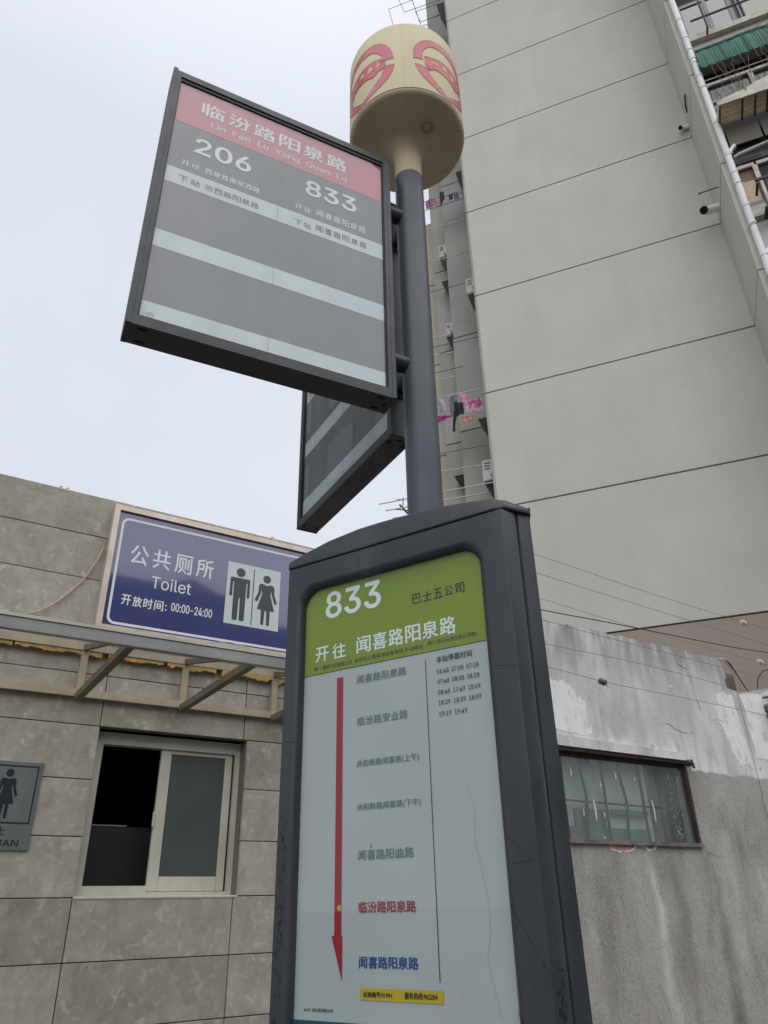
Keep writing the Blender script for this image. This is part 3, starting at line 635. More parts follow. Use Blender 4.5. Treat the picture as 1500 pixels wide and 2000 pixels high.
br = thing('insulator_bracket', 'rusty bracket with brown insulator spool on the right end wall', 'bracket', WAL2, (.30, -.05, 3.3))
b = MB(WAL2); b.bevbox(.33, .365, -.10, -.005, 3.12, 3.62, .004); b.box(.22, .45, -.08, -.055, 3.445, 3.465); b.build('arm', mat('old_bracket', srgb(120, 108, 84), srgb(70, 62, 50), rough=.7, scale=20), br)
b = MB(WAL2)
b.lathe(.245, -.09, [(.0, 3.24), (.03, 3.24), (.035, 3.27), (.02, 3.29), (.035, 3.31), (.035, 3.36), (.02, 3.38), (.0, 3.38)], 16); b.build('spool', insul_b, br, True)
b = MB(WAL2); b.lathe(.30, -.09, [(.0, 3.19), (.03, 3.19), (.033, 3.25), (.02, 3.27), (.03, 3.30), (.0, 3.33)], 16); b.build('spool', insul_b, br, True)
b = MB(WAL2); wpath(b, [(.20, -.03, 3.56), (.23, -.04, 3.66), (.27, -.05, 3.71), (.33, -.06, 3.74), (.6, -.06, 3.75)], .006)
tag(b.build('looped_wire', cable_m), 'thin dark wire looping above the insulator bracket', 'wire')
# cables draped over the broken corner
rd = random.Random(2)
for i, (dx, dz, m_) in enumerate(((0, 0, wire_m), (.035, .004, cable_m), (.06, .012, wire_m))):
    b = MB(WAL); wpath(b, [(6.24+dx, .12, 3.90+dz), (6.30+dx, -.02, 3.885+dz), (6.40+dx, -.03, 3.80+dz), (6.46+dx, -.04, 3.70), (6.52+dx, -.05, 3.60), (6.60+dx, -.06, 3.50)], .009)
    tag(b.build('draped_cable', m_), ['left pale cable draped over the broken wall corner', 'dark middle cable draped over the broken wall corner', 'right pale cable draped over the broken wall corner'][i], 'cable', 'cables draped over the wall corner')

# overhead wires, run parallel to the walls, 0.5 m in front of them
def span(pts, r, m_, label, name='overhead_wire'):
    P = [Vector(p) for p in pts]; b = MB(WAL); wpath(b, P, r, 6, 6); return tag(b.build(name, m_), label, 'wire', 'overhead wires above the white wall')
Y = -.5
span([(2.45, Y, 4.28), (3.22, Y, 4.235), (4.8, Y, 4.155), (6.2, Y, 4.118), (6.6, Y, 4.10), (9.0, Y, 4.03)], .0022, wirem, 'highest thin wire, running to the upper white insulator')
span([(2.45, Y, 4.12), (3.21, Y, 4.06), (5.13, Y, 3.98), (6.41, Y, 3.93), (9, Y, 3.86)], .0022, wirem, 'second highest thin wire crossing the tower base')
span([(2.45, Y, 3.86), (3.23, Y, 3.83), (4.41, Y, 3.77), (6.17, Y, 3.71), (9, Y, 3.62)], .0018, wirem, 'faint third wire ending at the lower white insulator')
span([(2.45, Y, 3.73), (3.22, Y, 3.73), (4.09, Y, 3.76), (5.6, Y, 3.80), (6.37, Y, 3.84), (9, Y, 4.0)], .0045, cable_m, 'thick dark cable crossing above the white wall top', 'overhead_cable')
span([(2.45, Y, 3.68), (3.27, Y, 3.64), (4.38, Y, 3.60), (6.25, Y, 3.55), (9, Y, 3.48)], .0022, wirem, 'thin wire grazing the top edge of the white wall')
span([(2.45, Y, 3.46), (3.25, Y, 3.44), (4.33, Y, 3.435), (5.7, Y, 3.38), (6.4, Y, 3.36)], .0022, wirem, 'thin wire across the middle of the white wall')
span([(2.45, Y, 3.29), (3.24, Y, 3.25), (3.84, Y, 3.21), (4.53, Y, 3.20), (5.56, Y, 3.18), (6.5, Y, 3.15)], .0022, wirem, 'lowest thin wire, holding the brown spool insulator')
mast = thing('wire_bracket', 'steel wire bracket on the roof corner hidden behind the stop', 'bracket', WAL, (2.45, -.2, 3.2))
b = MB(WAL); b.box(2.43, 2.47, -.52, -.48, 3.2, 4.34); b.box(2.43, 2.47, -.48, -.003, 3.3, 3.34); b.build('arm', rusty, mast)
def insulator(u, z, m_, label, s=1.0):
    t = thing('insulator', label, 'insulator', WAL, (u, Y, z), 'insulators on the overhead wires')
    b = MB(WAL); rings = [(0, .004), (.004, .018), (.014, .022), (.02, .014), (.028, .014), (.034, .022), (.046, .020), (.05, .004)]
    b.tube([(u-.03*s+k*s*1.1, Y, z-.002*i) for i, (k, r) in enumerate(rings)], [r*s for k, r in rings], 12)
    b.build('body', m_, t, True); b = MB(WAL); wpath(b, [(u+.02*s, Y, z-.01), (u+.03*s, Y-.01, z-.03*s), (u+.045*s, Y, z-.035*s)], .003); b.build('tie_wire', wirem, t)
WALy = None
insulator(6.07, 4.117, insul, 'upper white porcelain insulator on the right', 1.3)
insulator(6.19, 3.72, insul, 'lower white porcelain insulator on the right', 1.3)
insulator(3.82, 3.215, insul_b, 'brown spool insulator on the lowest wire over the white wall', 1.25)

# ------------------------------------------------------------------ apartment tower
tower = thing('apartment_tower', 'tall grey rendered apartment tower with floor joints and a balcony bay', 'building', TWR, (0, 0, 0))
JZ = [0.06, 2.86]+[5.66+2.797*k for k in range(11)]
ZT = JZ[-1]
def panels(x0, x1, y, th, mt_, zs=None, top=None, nm='wall_panel', jw=.034):
    zs = zs or JZ
    for i in range(len(zs)-1):
        z0, z1 = zs[i]+jw/2, zs[i+1]-jw/2
        if top and z0 > top: break
        if top: z1 = min(z1, top)
        MB(TWR).box(x0, x1, y, y+th, z0, z1).build(nm, tbase if (mt_ is tw and zs[i] < 5) else mt_, tower)
BX = 5.27; BO = -1.52
panels(0, BX, 0, .05, tw)
b = MB(TWR); b.box(0.004, 14, .0505, 10, 0, ZT-.05); b.build('core', joint_m, tower)
# return wall of the bay and bay front strip
for i in range(len(JZ)-1):
    z0, z1 = JZ[i]+.017, JZ[i+1]-.017
    MB(TWR).box(BX, BX+.05, BO, -.0005, z0, z1).build('wall_panel', tw, tower)
    MB(TWR).box(BX+.0505, BX+.155, BO, BO+.05, z0, z1).build('wall_panel', tw, tower)
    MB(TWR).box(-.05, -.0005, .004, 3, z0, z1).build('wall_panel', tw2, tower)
b = MB(TWR); b.box(BX+.0505, 14, BO+.36, .05, 0, ZT-.05); b.build('bay_core', joint_m, tower)
# set back parts left of the corner
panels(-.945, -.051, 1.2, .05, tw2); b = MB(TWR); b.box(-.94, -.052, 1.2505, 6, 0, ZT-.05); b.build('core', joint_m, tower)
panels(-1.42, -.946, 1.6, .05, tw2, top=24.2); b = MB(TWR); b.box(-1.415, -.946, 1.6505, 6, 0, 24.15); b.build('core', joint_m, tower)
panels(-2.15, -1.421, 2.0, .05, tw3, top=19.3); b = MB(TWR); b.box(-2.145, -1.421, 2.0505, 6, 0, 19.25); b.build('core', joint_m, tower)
# bay: everything right of the drain pipe.  y = BO is the facade plane
XR = 9.0
def bayquad(x0, x1, z0, z1, y0, y1, mt_, nm, par=None, bev=0):
    b = MB(TWR); (b.bevbox(x0, x1, y0, y1, z0, z1, bev) if bev else b.box(x0, x1, y0, y1, z0, z1)); return b.build(nm, mt_, par or tower)
BW = BX+.156
# floors of bay wall above and below the visible windows (spandrels)
bayquad(BW, XR, 16.98, 17.78, BO+.02, BO+.3, tw, 'spandrel')
bayquad(BW, XR, 11.0, 12.38, BO+.02, BO+.3, tw, 'spandrel')
bayquad(BW, XR, 6.0, 10.99, BO+.02, BO+.3, tw, 'spandrel')
bayquad(BW, XR, 19.75, ZT-.1, BO+.02, BO+.3, tw, 'spandrel')
bayquad(6.66, XR, 17.95, 19.74, BO+.02, BO+.3, tw, 'spandrel')
bayquad(BW, XR, 17.785, 17.94, BO-.10, BO+.3, creamframe, 'sill_band')
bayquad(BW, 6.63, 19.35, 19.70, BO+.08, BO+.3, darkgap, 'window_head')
# window 1 (grey frame, reflecting)
wn = thing  # keep name short
b = MB(TWR)
for (a0, a1) in ((BW, 5.54), (5.985, 6.06), (6.42, 6.50), (6.58, 6.62)): b.box(a0, a1, BO+.06, BO+.12, 17.945, 19.34)
b.box(5.54, 6.58, BO+.061, BO+.119, 19.24, 19.34); b.box(5.54, 6.58, BO+.061, BO+.119, 17.945, 17.98)
w1 = b.build('window', greyframe, tower)
MB(TWR).box(5.54, 6.42, BO+.085, BO+.092, 17.98, 19.24).build('pane', winglass, w1)
MB(TWR).box(6.50, 6.58, BO+.10, BO+.118, 17.98, 19.24).build('gasket', rubber, w1)
b = MB(TWR); b.box(5.56, 8.2, BO-.30, BO-.27, 18.14, 18.18); b.box(5.81, 5.845, BO-.30, BO-.27, 17.75, 18.75); b.box(5.81, 5.845, BO-.27, BO+.0, 17.80, 17.83)
b.build('drying_rail', rusty, tower)
# green corrugated awning
aw = thing('green_awning', 'green corrugated awning above the balcony with dry vines', 'awning', TWR, (6.2, BO-.1, 17.2))
n = 260; vs = []; fs = []; x0_, x1_ = 5.47, 8.2; rd = random.Random(41)
for i in range(n+1):
    x_ = x0_+(x1_-x0_)*i/n; wv = .006*math.sin(i*1.25)+.005*math.sin(i*.31)+rd.uniform(-.003, .003)
    vs += [(x_, BO-.07+wv, 17.43), (x_, BO-.16+wv, 17.05), (x_, BO-.22+wv*1.6, 16.66+.012*math.sin(i*.5))]
for i in range(n): fs += [[3*i, 3*i+3, 3*i+4, 3*i+1], [3*i+1, 3*i+4, 3*i+5, 3*i+2]]
b = MB(TWR); b._add(vs, fs); b.build('corrugated_sheet', awn_m, aw)
rd = random.Random(4)
b = MB(TWR); x_ = x0_
while x_ < x1_:
    l_ = rd.uniform(.2, .5); d_ = rd.uniform(-.015, .02); b.box(x_, min(x_+l_, x1_), BO-.09, BO-.065, 17.42+d_, 17.475+d_); x_ += l_
b.build('top_trim', awn_d, aw)
for x_ in (5.47, 5.93, 6.40, 6.88, 7.3, 7.8): MB(TWR).prism([(BO-.085, 17.45), (BO-.180, 17.05), (BO-.245, 16.64), (BO-.225, 16.64), (BO-.16, 17.02), (BO-.065, 17.43)], x_, x_+.02, 'yz').build('rib', awn_d, aw)
# balcony below the awning
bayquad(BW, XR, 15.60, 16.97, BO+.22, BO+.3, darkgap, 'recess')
b = MB(TWR); b.box(BW, XR, BO-.03, BO+.02, 16.30, 16.375); b.box(BW+.0, BW+.055, BO-.02, BO+.03, 15.62, 16.299); b.box(6.27, 6.35, BO-.02, BO+.03, 15.62, 16.299); b.box(7.2, 7.28, BO-.02, BO+.03, 15.62, 16.299); b.box(BW+.055, 6.27, BO-.005, BO+.02, 15.80, 15.83); b.box(BW, XR, BO-.01, BO+.0, 16.50, 16.53)
bw = b.build('window', creamframe, tower)
MB(TWR).box(BW+.055, 6.27, BO+.035, BO+.042, 15.62, 16.3).build('pane', winglass_g, bw)
MB(TWR).box(6.35, 7.2, BO+.035, BO+.042, 15.62, 16.3).build('pane', winglass_g, bw)
bayquad(5.60, 6.26, 15.62, 15.80, BO+.05, BO+.07, mat('stored_boards', srgb(150, 152, 158), rough=.6), 'stored_board')
# cream slatted rack
sr = thing('slatted_rack', 'cream slatted balcony rack below the vine covered window', 'rack', TWR, (6.0, BO-.4, 15.0))
for k in range(4): MB(TWR).box(5.46, 8.0, BO-.48+.12*k, BO-.385+.12*k, 15.045, 15.07).build('slat', slat_m, sr)
for x_ in (5.455, 5.86, 6.09, 6.30, 6.72, 7.15): MB(TWR).box(x_, x_+.03, BO-.485, BO-.0, 15.02, 15.044).build('rib', rusty, sr)
b = MB(TWR); b.box(5.45, 8.0, BO-.52, BO-.486, 15.02, 15.13); b.build('front_rail', creamframe, sr)
MB(TWR).prism([(5.47, 15.13), (5.62, 15.20), (5.80, 15.24), (5.95, 15.26), (5.97, 15.14), (6.0, 15.28), (6.2, 15.36), (6.5, 15.42), (6.9, 15.42), (7.3, 15.3), (7.3, 15.13)], BO-.50, BO-.495).build('folded_sheet', creamframe, sr)
b = MB(TWR); b.box(5.44, 5.455, BO-.50, BO-.0, 15.0, 15.16); b.build('end_plate', creamframe, sr)
# lower recess with beige panels and pipe
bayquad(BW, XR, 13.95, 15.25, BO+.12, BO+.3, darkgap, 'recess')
for (x0__, x1__) in ((5.54, 6.12), (6.16, 6.8), (6.84, 7.5)): bayquad(x0__, x1__, 14.45, 14.94, BO+.02, BO+.05, beigepanel, 'panel')
bayquad(BW, XR, 13.90, 14.05, BO+.0, BO+.11, mat('weathered_ledge', srgb(120, 116, 108), srgb(80, 78, 74), rough=.9, scale=5), 'ledge')
b = MB(TWR); b.tube([(5.50, BO-.12, 13.98), (5.60, BO-.12, 14.02), (8, BO-.12, 14.42)], .03, 8); b.build('waste_pipe', creamframe, tower)
# window 3
b = MB(TWR); b.box(BW, 5.80, BO+.0, BO+.05, 13.76, 13.84); b.box(5.76, 5.84, BO+.0, BO+.05, 12.69, 13.759); b.box(BW, BW+.035, BO+.0, BO+.05, 12.69, 13.759); b.box(5.84, XR, BO+.0, BO+.05, 13.76, 13.84); b.box(BW+.035, 5.76, BO+.0, BO+.05, 12.69, 12.73)
w3 = b.build('window', creamframe, tower)
bayquad(BW+.035, 5.76, 13.45, 13.76, BO+.07, BO+.08, brownp, 'panel', w3)
bayquad(BW+.035, 5.75, 12.87, 13.449, BO+.06, BO+.07, blind_m, 'blind', w3)
bayquad(BW+.035, 5.76, 12.731, 12.87, BO+.03, BO+.06, mat('bluegrey_board', srgb(134, 138, 150), rough=.6), 'panel', w3)
bayquad(5.84, XR, 12.69, 13.76, BO+.06, BO+.08, darkgap, 'pane', w3)
bayquad(BW, XR, 12.44, 12.688, BO-.06, BO+.1, creamframe, 'sill_band')
bayquad(BW, XR, 12.385, 12.44, BO-.10, BO+.1, tw2, 'sill_band')
b = MB(TWR)
b.box(5.66, 5.69, BO-.35, BO-.32, 12.30, 13.0); b.box(5.78, 5.81, BO-.35, BO-.32, 12.30, 13.0); b.box(5.90, 5.93, BO-.35, BO-.32, 12.30, 13.0); b.box(5.62, 6.9, BO-.36, BO-.32, 12.98, 13.03); b.box(5.62, 6.9, BO-.36, BO-.06, 12.28, 12.31); b.box(5.62, 5.66, BO-.36, BO-.06, 12.90, 12.93)
b.build('window_cage', rubber, tower)
# drain pipe
dp = MB(TWR); px, py, pr = 5.415, BO-.085, .062
dp.tube([(px, py, 1.0), (px, py, 15), (px, py, ZT)], pr, 18); pipe = dp.build('drainpipe', whitepipe, tower, True)
for z_ in (17.20, 17.06, 16.62, 15.08, 14.12, 12.72, 11.47, 19.9, 21.3, 17.95, 13.62, 12.26, 10.2, 9.0):
    MB(TWR).lathe(px, py, [(pr+.001, z_-.028), (pr+.009, z_-.026), (pr+.009, z_+.026), (pr+.001, z_+.028)], 18).build('collar', whitepipe, pipe, True)
for z_ in (18.6, 17.5, 16.2, 15.05-.9, 13.3, 12.2, 11.0):
    b = MB(TWR); b.lathe(px, py, [(pr+.001, z_-.012), (pr+.006, z_-.012), (pr+.006, z_+.012), (pr+.001, z_+.012)], 18); b.box(px-.10, px-.055, py-.006, py+.006, z_-.012, z_+.012); b.box(px+.055, px+.10, py-.006, py+.006, z_-.012, z_+.012); b.build('pipe_strap', ac_white, pipe)
for z_ in (17.0, 14.24, 11.56):
    b = MB(TWR); b.tube([(px+.02, py, z_-.12), (px+.10, py, z_+.02), (px+.16, py+.02, z_+.10), (px+.17, py+.10, z_+.12)], .038, 12); b.build('branch_pipe', whitepipe, pipe, True)
# vent elbows and rods on the return wall
for (y_, z_, s_) in ((-.36, 14.15, 1.35), (-.06, 17.16, .8)):
    b = MB(TWR); b.tube([(BX, y_, z_), (BX-.13*s_, y_, z_), (BX-.20*s_, y_-.02, z_-.01), (BX-.235*s_, y_-.08*s_, z_-.05*s_), (BX-.24*s_, y_-.13*s_, z_-.10*s_)], .062*s_, 16, False); o = b.build('vent_elbow', whitepipe, tower, True)
    b = MB(TWR); b.lathe(BX-.01, y_, [(.0, z_), (.001, z_)], 4)
    v = MB(TWR); v.tube([(BX-.238*s_, y_-.115*s_, z_-.088*s_), (BX-.2385*s_, y_-.117*s_, z_-.09*s_)], .042*s_, 14); v.build('elbow_mouth', slotm, o)
b = MB(TWR); b.tube([(BX, -.81, 14.235), (4.90, -.81, 14.215)], .013, 8); b.tube([(4.92, -.81, 14.2), (4.90, -.81, 14.23)], .02, 8); b.build('wall_rod', rodd, tower)
b = MB(TWR); b.tube([(BX, -.36, 17.25), (BX-.03, -.5, 17.28), (BX-.03, -.8, 17.28)], .02, 8); b.build('wall_rod', rodd, tower)
# dry vines
vn = MB(TWR); rd = random.Random(12)
def vine(x0_, z0_, x1_, z1_, r=.006):
    n_ = 9; P = []
    for k in range(n_+1):
        t = k/n_; P.append((x0_+(x1_-x0_)*t+rd.uniform(-.03, .03)*(0 if k == 0 else 1), BO-.34+rd.uniform(-.05, .05), z0_+(z1_-z0_)*t))
    vn.tube(P, [r*(1-.6*k/n_) for k in range(n_+1)], 4)
    for k in (2, 4, 6, 8):
        if rd.random() < .75:
            p = P[k]; a_ = rd.uniform(-.22, .22); vn.tube([p, (p[0]+a_*.5, p[1]-.02, p[2]-.07), (p[0]+a_, p[1]-.02, p[2]-.10+rd.uniform(-.08, .06))], r*.4, 4)
for (a0, c0, a1, c1) in ((5.62, 16.75, 5.75, 15.1), (5.75, 16.85, 5.95, 15.0), (5.7, 16.6, 6.0, 15.2), (5.95, 16.3, 6.02, 15.0), (6.0, 16.7, 6.2, 15.5), (6.15, 16.6, 6.25, 15.3), (6.27, 16.9, 6.2, 15.1), (6.35, 16.75, 6.6, 15.4), (6.5, 17.1, 6.7, 15.5), (6.62, 17.3, 6.8, 15.5), (6.68, 17.2, 6.72, 15.4), (6.8, 17.2, 6.9, 15.6), (5.8, 16.2, 6.1, 15.1), (6.05, 16.0, 5.9, 15.1), (7.0, 17.1, 7.1, 15.4), (6.55, 16.6, 6.5, 15.2)):
    vine(a0, c0, a1, c1)
for k in range(14): a0 = 5.6+rd.random()*1.3; vine(a0, 15.9+rd.uniform(-.4, .4), a0+rd.uniform(-.3, .3), 15.3+rd.uniform(-.2, .3), .004)
vo = vn.build('dry_vine_curtain', vine_m); tag(vo, 'leafless vine curtain hanging in front of the upper balcony', 'vine'); vo['kind'] = 'stuff'

# things on the left side wall of the tower
def bracket(x, y, z, w_=.24, h=.62, label='', dpt=.5, grp='dark brackets on the tower corner'):
    t = thing('wall_bracket', label, 'bracket', TWR, (x, y, z), grp)
    b = MB(TWR); b.prism([(x, z), (x-w_, z), (x, z-h)], y, y+dpt); b.build('gusset', darkgap, t)
    b = MB(TWR); b.box(x-w_-.02, x, y-.01, y+dpt+.02, z+.001, z+.035); b.build('shelf', slat_m, t)
bracket(-.052, .30, 26.9, .30, 1.5, 'dark bracket at the tower corner beside the highest drying racks')
bracket(-.052, .30, 24.25, .26, 1.3, 'dark bracket at the tower corner level with the drum logo')
bracket(-.052, .30, 18.85, .22, 1.1, 'dark bracket at the tower corner just right of the drum underside')
bracket(-.052, .30, 14.45, .20, .55, 'dark bracket under the air conditioner beside the pole')
bracket(-.052, .30, 10.85, .24, .62, 'dark bracket just below the floral laundry')
bracket(-.052, .25, 9.25, .22, .5, 'dark bracket under the lowest air conditioner at the corner')
bracket(-.95, 1.25, 16.1, .17, .55, 'small dark bracket on the recessed side right of the pole')
bracket(-.95, 1.25, 14.2, .15, .45, 'dark bracket under the small air conditioner halfway down the pole')
bracket(-.95, 1.25, 10.15, .22, .3, 'lowest small bracket on the recessed side wall')
def ac(x, y, z, s_=1.0, label=''):
    t = thing('air_conditioner', label, 'air conditioner', TWR, (x, y, z), 'air conditioner units on the tower')
    w_, d_, h = .26*s_, .72*s_, .52*s_
    MB(TWR).bevbox(x-w_, x, y, y+d_, z, z+h, .012).build('casing', ac_white, t)
    for k in range(3): MB(TWR).box(x-w_*.8, x-w_*.35, y-.006, y-.001, z+h*(.55+.13*k), z+h*(.60+.13*k)).build('vent_slot', ac_dark, t)
    b = MB(TWR); b.box(x-w_-.006, x-w_-.001, y+.1, y+d_-.1, z+.06*s_, z+h-.06*s_); b.build('grille', ac_dark, t)
    b = MB(TWR); b.tube([(x-w_*.3, y-.02, z+h*.3), (x-w_*.1, y-.04, z), (x, y-.03, z-.15)], .012, 6); b.build('hose', ac_dark, t)
ac(-.06, .32, 9.29, 1.0, 'lowest air conditioner on the tower corner above the stop cap')
ac(-.06, .32, 14.52, .9, 'air conditioner on the tower corner beside the middle of the pole')
ac(-.93, 1.22, 16.95, .85, 'small air conditioner on the recessed side, right of the upper pole')
ac(-.93, 1.22, 14.25, .7, 'small air conditioner on the recessed side, halfway down the pole')
# rods
def rod(p, q, r, m_, label, grp='clothes rods on the tower side'):
    b = MB(TWR); b.tube([p, q], r, 8); return tag(b.build('clothes_rod', m_), label, 'rod', grp)
rod((-.05, .20, 9.17), (-2.60, .20, 9.22), .013, rodm, 'front rod of the lowest three clothes rods')
rod((-.05, .60, 9.18), (-2.58, .53, 9.22), .014, rodm, 'middle rod of the lowest three clothes rods')
rod((-.05, 1.02, 9.18), (-2.57, .93, 9.22), .014, rodm, 'rear rod of the lowest three clothes rods')
rod((-.05, .6, 17.36), (-1.5, .6, 17.42), .010, rodm, 'pale rod below the upper laundry')
rod((-.05, .6, 16.16), (-1.5, .6, 16.23), .012, rodm, 'pale rod just below the upper air conditioner')
rod((-.81, .6, 13.12), (-1.6, .6, 13.18), .012, rodm, 'short pale rod by the lower pole bracket')
rod((-.81, .6, 12.39), (-1.6, .6, 12.42), .012, rodm, 'short pale rod above the floral laundry')
rod((-.60, .6, 12.62), (-1.6, .6, 12.66), .009, rodd, 'short dark rod above the floral laundry')
rod((-.05, .6, 13.36), (-1.3, .6, 13.42), .009, rodd, 'dark rod level with the lower pole bracket')
rod((-.3, .9, 10.55), (-1.45, .9, 10.60), .008, rodd, 'thin dark rod below the black garment')
rod((-.85, .9, 8.62), (-1.7, .9, 8.66), .010, rodm, 'short pale rod just above the stop cap')
rod((-.1, .8, 15.35), (-1.35, .8, 15.40), .008, rodd, 'thin dark rod above the middle air conditioner')
rod((-.9, .8, 13.85), (-1.6, .8, 13.90), .010, rodm, 'short pale rod under the halfway air conditioner')
LR = rod((-.05, .4, 11.70), (-1.4, .4, 11.76), .012, rodm, 'white rod carrying the floral laundry')
LR2 = rod((-.05, .6, 18.42), (-1.35, .6, 18.52), .010, rodd, 'dark rod carrying the upper laundry')
rod((-.05, .6, 18.14), (-1.3, .6, 18.17), .008, rodd, 'thin rod under the upper laundry')
rod((-.2, .4, 9.75), (-1.3, .4, 9.82), .010, rodm, 'pale rod just above the lowest brackets')
b = MB(TWR); b.box(-.10, -.055, .25, .28, 20.3, 23.3); b.tube([(-.12, .24, 21.2), (-.3, .24, 21.25)], .01, 6); tag(b.build('corner_pipe', whitepipe), 'white vertical pipe on the tower corner right of the drum', 'pipe')
# drying racks against the sky
def rack(P, r, label):
    b = MB(TWR); b.tube(P, r, 6); t = tag(b.build('drying_rack', rodd), label, 'rack', 'drying racks sticking out from the tower top')
rack([(-.05, .37, 27.05), (-1.08, .30, 27.05), (-1.03, .66, 27.05), (-.05, .72, 27.05)], .011, 'lowest drying rack frame beside the tower corner above the drum')
rack([(-.05, .40, 27.29), (-1.45, .30, 27.29), (-1.50, -.35, 27.29), (-.05, -.25, 27.29)], .011, 'middle drying rack frame above the drum')
rack([(-.05, .38, 27.86), (-1.99, .30, 27.86), (-2.05, 1.1, 27.86), (-.96, 1.25, 27.86)], .011, 'longest drying rack frame, farthest left above the drum')
rack([(-1.17, .34, 27.86), (-1.17, 1.25, 27.86)], .010, 'cross bar of the longest drying rack above the drum')
# antenna on the far side
an = thing('tv_antenna', 'small rusty antenna bracket left of the pole foot', 'antenna', TWR, (-2.2, .6, 9.3))
b = MB(TWR); b.tube([(-2.1, .8, 9.1), (-2.33, .75, 9.42)], .022, 6); b.tube([(-2.1, .8, 9.25), (-2.45, .8, 9.36)], .012, 6); b.tube([(-2.15, .8, 9.55), (-2.42, .8, 9.60)], .008, 6); b.tube([(-2.28, .8, 9.35), (-2.26, .8, 9.62)], .010, 6); b.build('mast', rusty, an)
# laundry
def garment(poly, y, m_, label, nm='garment', z=0, grp='laundry on the tower side'):
    rd_ = random.Random(len(label)); b = MB(TWR)
    xs = [p[0] for p in poly]; zs = [p[1] for p in poly]
    bmx = bmesh.new(); fv = [bmx.verts.new((p[0], 0, p[1])) for p in blob(poly, .006, 3, len(label))]
    f = bmx.faces.new(fv); r = bmesh.ops.triangulate(bmx, faces=[f]); bmesh.ops.subdivide_edges(bmx, edges=bmx.edges[:], cuts=2, use_grid_fill=True)
    for v in bmx.verts: v.co.y = y+.02*math.sin(v.co.x*38+v.co.z*9)+.008*math.sin(v.co.z*40)
    r = bmesh.ops.solidify(bmx, geom=bmx.faces[:], thickness=.006)
    b.bm(bmx); return tag(b.build(nm, m_), label, 'laundry', grp)
garment([(-1.18, 11.70), (-.99, 11.68), (-1.0, 11.33), (-1.18, 11.35)], .38, cloth('cloth_palegrey', srgb(170, 172, 178)), 'pale grey garment hanging next to the pole')
garment([(-.93, 11.69), (-.74, 11.68), (-.76, 11.45), (-.82, 11.20), (-.92, 11.22)], .38, cloth('cloth_slate', srgb(116, 120, 136)), 'slate blue garment on the lower rod')
garment([(-.80, 11.45), (-.61, 11.40), (-.61, 11.10), (-.78, 11.07), (-.84, 10.72), (-.89, 10.70), (-.86, 11.0)], .32, cloth('cloth_black', srgb(36, 38, 46)), 'black garment below the pink one')
garment([(-.67, 11.69), (-.52, 11.67), (-.53, 11.42), (-.60, 11.40), (-.64, 11.30), (-.69, 11.40)], .38, cloth('cloth_pink', srgb(226, 150, 182)), 'bright pink garment on the lower rod')
g_ = garment([(-.56, 11.46), (-.14, 11.44), (-.17, 11.10), (-.56, 11.13)], .36, cloth('cloth_floral', srgb(214, 176, 196)), 'floral pink blanket on the lower rod')
b = MB(TWR); rd = random.Random(6)
for k in range(22):
    x_ = rd.uniform(-.52, -.20); z_ = rd.uniform(11.15, 11.41); b.prism(blob([(x_, z_), (x_+.035, z_+.01), (x_+.03, z_+.04), (x_-.005, z_+.035)], .006, 2, k), .322, .326)
b.build('printed_flower', cloth('cloth_crimson', srgb(196, 60, 104)), g_)
garment([(-.68, 11.06), (-.43, 11.08), (-.45, 10.90), (-.68, 10.93)], .40, cloth('cloth_peach', srgb(212, 150, 136)), 'peach cloth under the floral blanket')
garment([(-.15, 11.72), (-.06, 11.71), (-.065, 11.31), (-.11, 11.33)], .38, cloth('cloth_beige', srgb(212, 176, 160)), 'narrow peach towel beside the tower corner')
garment([(-1.25, 11.25), (-.86, 11.20), (-1.0, 11.14), (-1.25, 11.06)], .40, cloth('cloth_magenta', srgb(158, 44, 116)), 'magenta cloth next to the pole')
garment([(-1.24, 18.50), (-1.0, 18.52), (-1.02, 18.2), (-1.22, 18.14)], .58, cloth('cloth_mauve', srgb(156, 112, 136)), 'mauve garment on the upper rod near the pole')
garment([(-.99, 18.46), (-.85, 18.45), (-.86, 18.14), (-.97, 18.16)], .58, cloth('cloth_rose', srgb(190, 150, 150)), 'pale rose garment on the upper rod')
garment([(-.82, 18.62), (-.71, 18.64), (-.70, 18.3), (-.82, 18.10)], .56, cloth('cloth_dark', srgb(60, 62, 64)), 'dark garment on the upper rod')
garment([(-.58, 18.45), (-.46, 18.45), (-.50, 18.26), (-.57, 18.16)], .58, cloth('cloth_navy', srgb(50, 52, 88)), 'navy garment on the upper rod')
garment([(-.44, 18.46), (-.32, 18.45), (-.32, 18.15), (-.43, 18.15)], .58, cloth('cloth_grey', srgb(112, 112, 124)), 'grey garment on the upper rod')
garment([(-.30, 18.45), (-.10, 18.43), (-.11, 18.15), (-.29, 18.17)], .58, cloth('cloth_cream', srgb(196, 190, 176)), 'cream garment on the upper rod by the corner')

# ------------------------------------------------------------------ bus stop: cabinet, pole, two sign boxes, drum
bus = thing('bus_stop_sign', 'dark grey bus stop with timetable cabinet, pole, two sign boxes and cream drum', 'bus stop', TOT, (.28, .19, 0))
# plan of the cabinet (x, y)
FR = [(0, 0), (.5595, 0), (.576, .034)]
front_plan = [(-.016, .034), (0, 0), (.56, 0), (.576, .034)]
rear_plan = [(-.036, .064), (-.020, .0405), (.580, .0405), (.596, .064), (.559, .160), (.50, .27), (.41, .345), (.28, .38), (.15, .345), (.06, .27), (.001, .16)]
ZC = 2.325
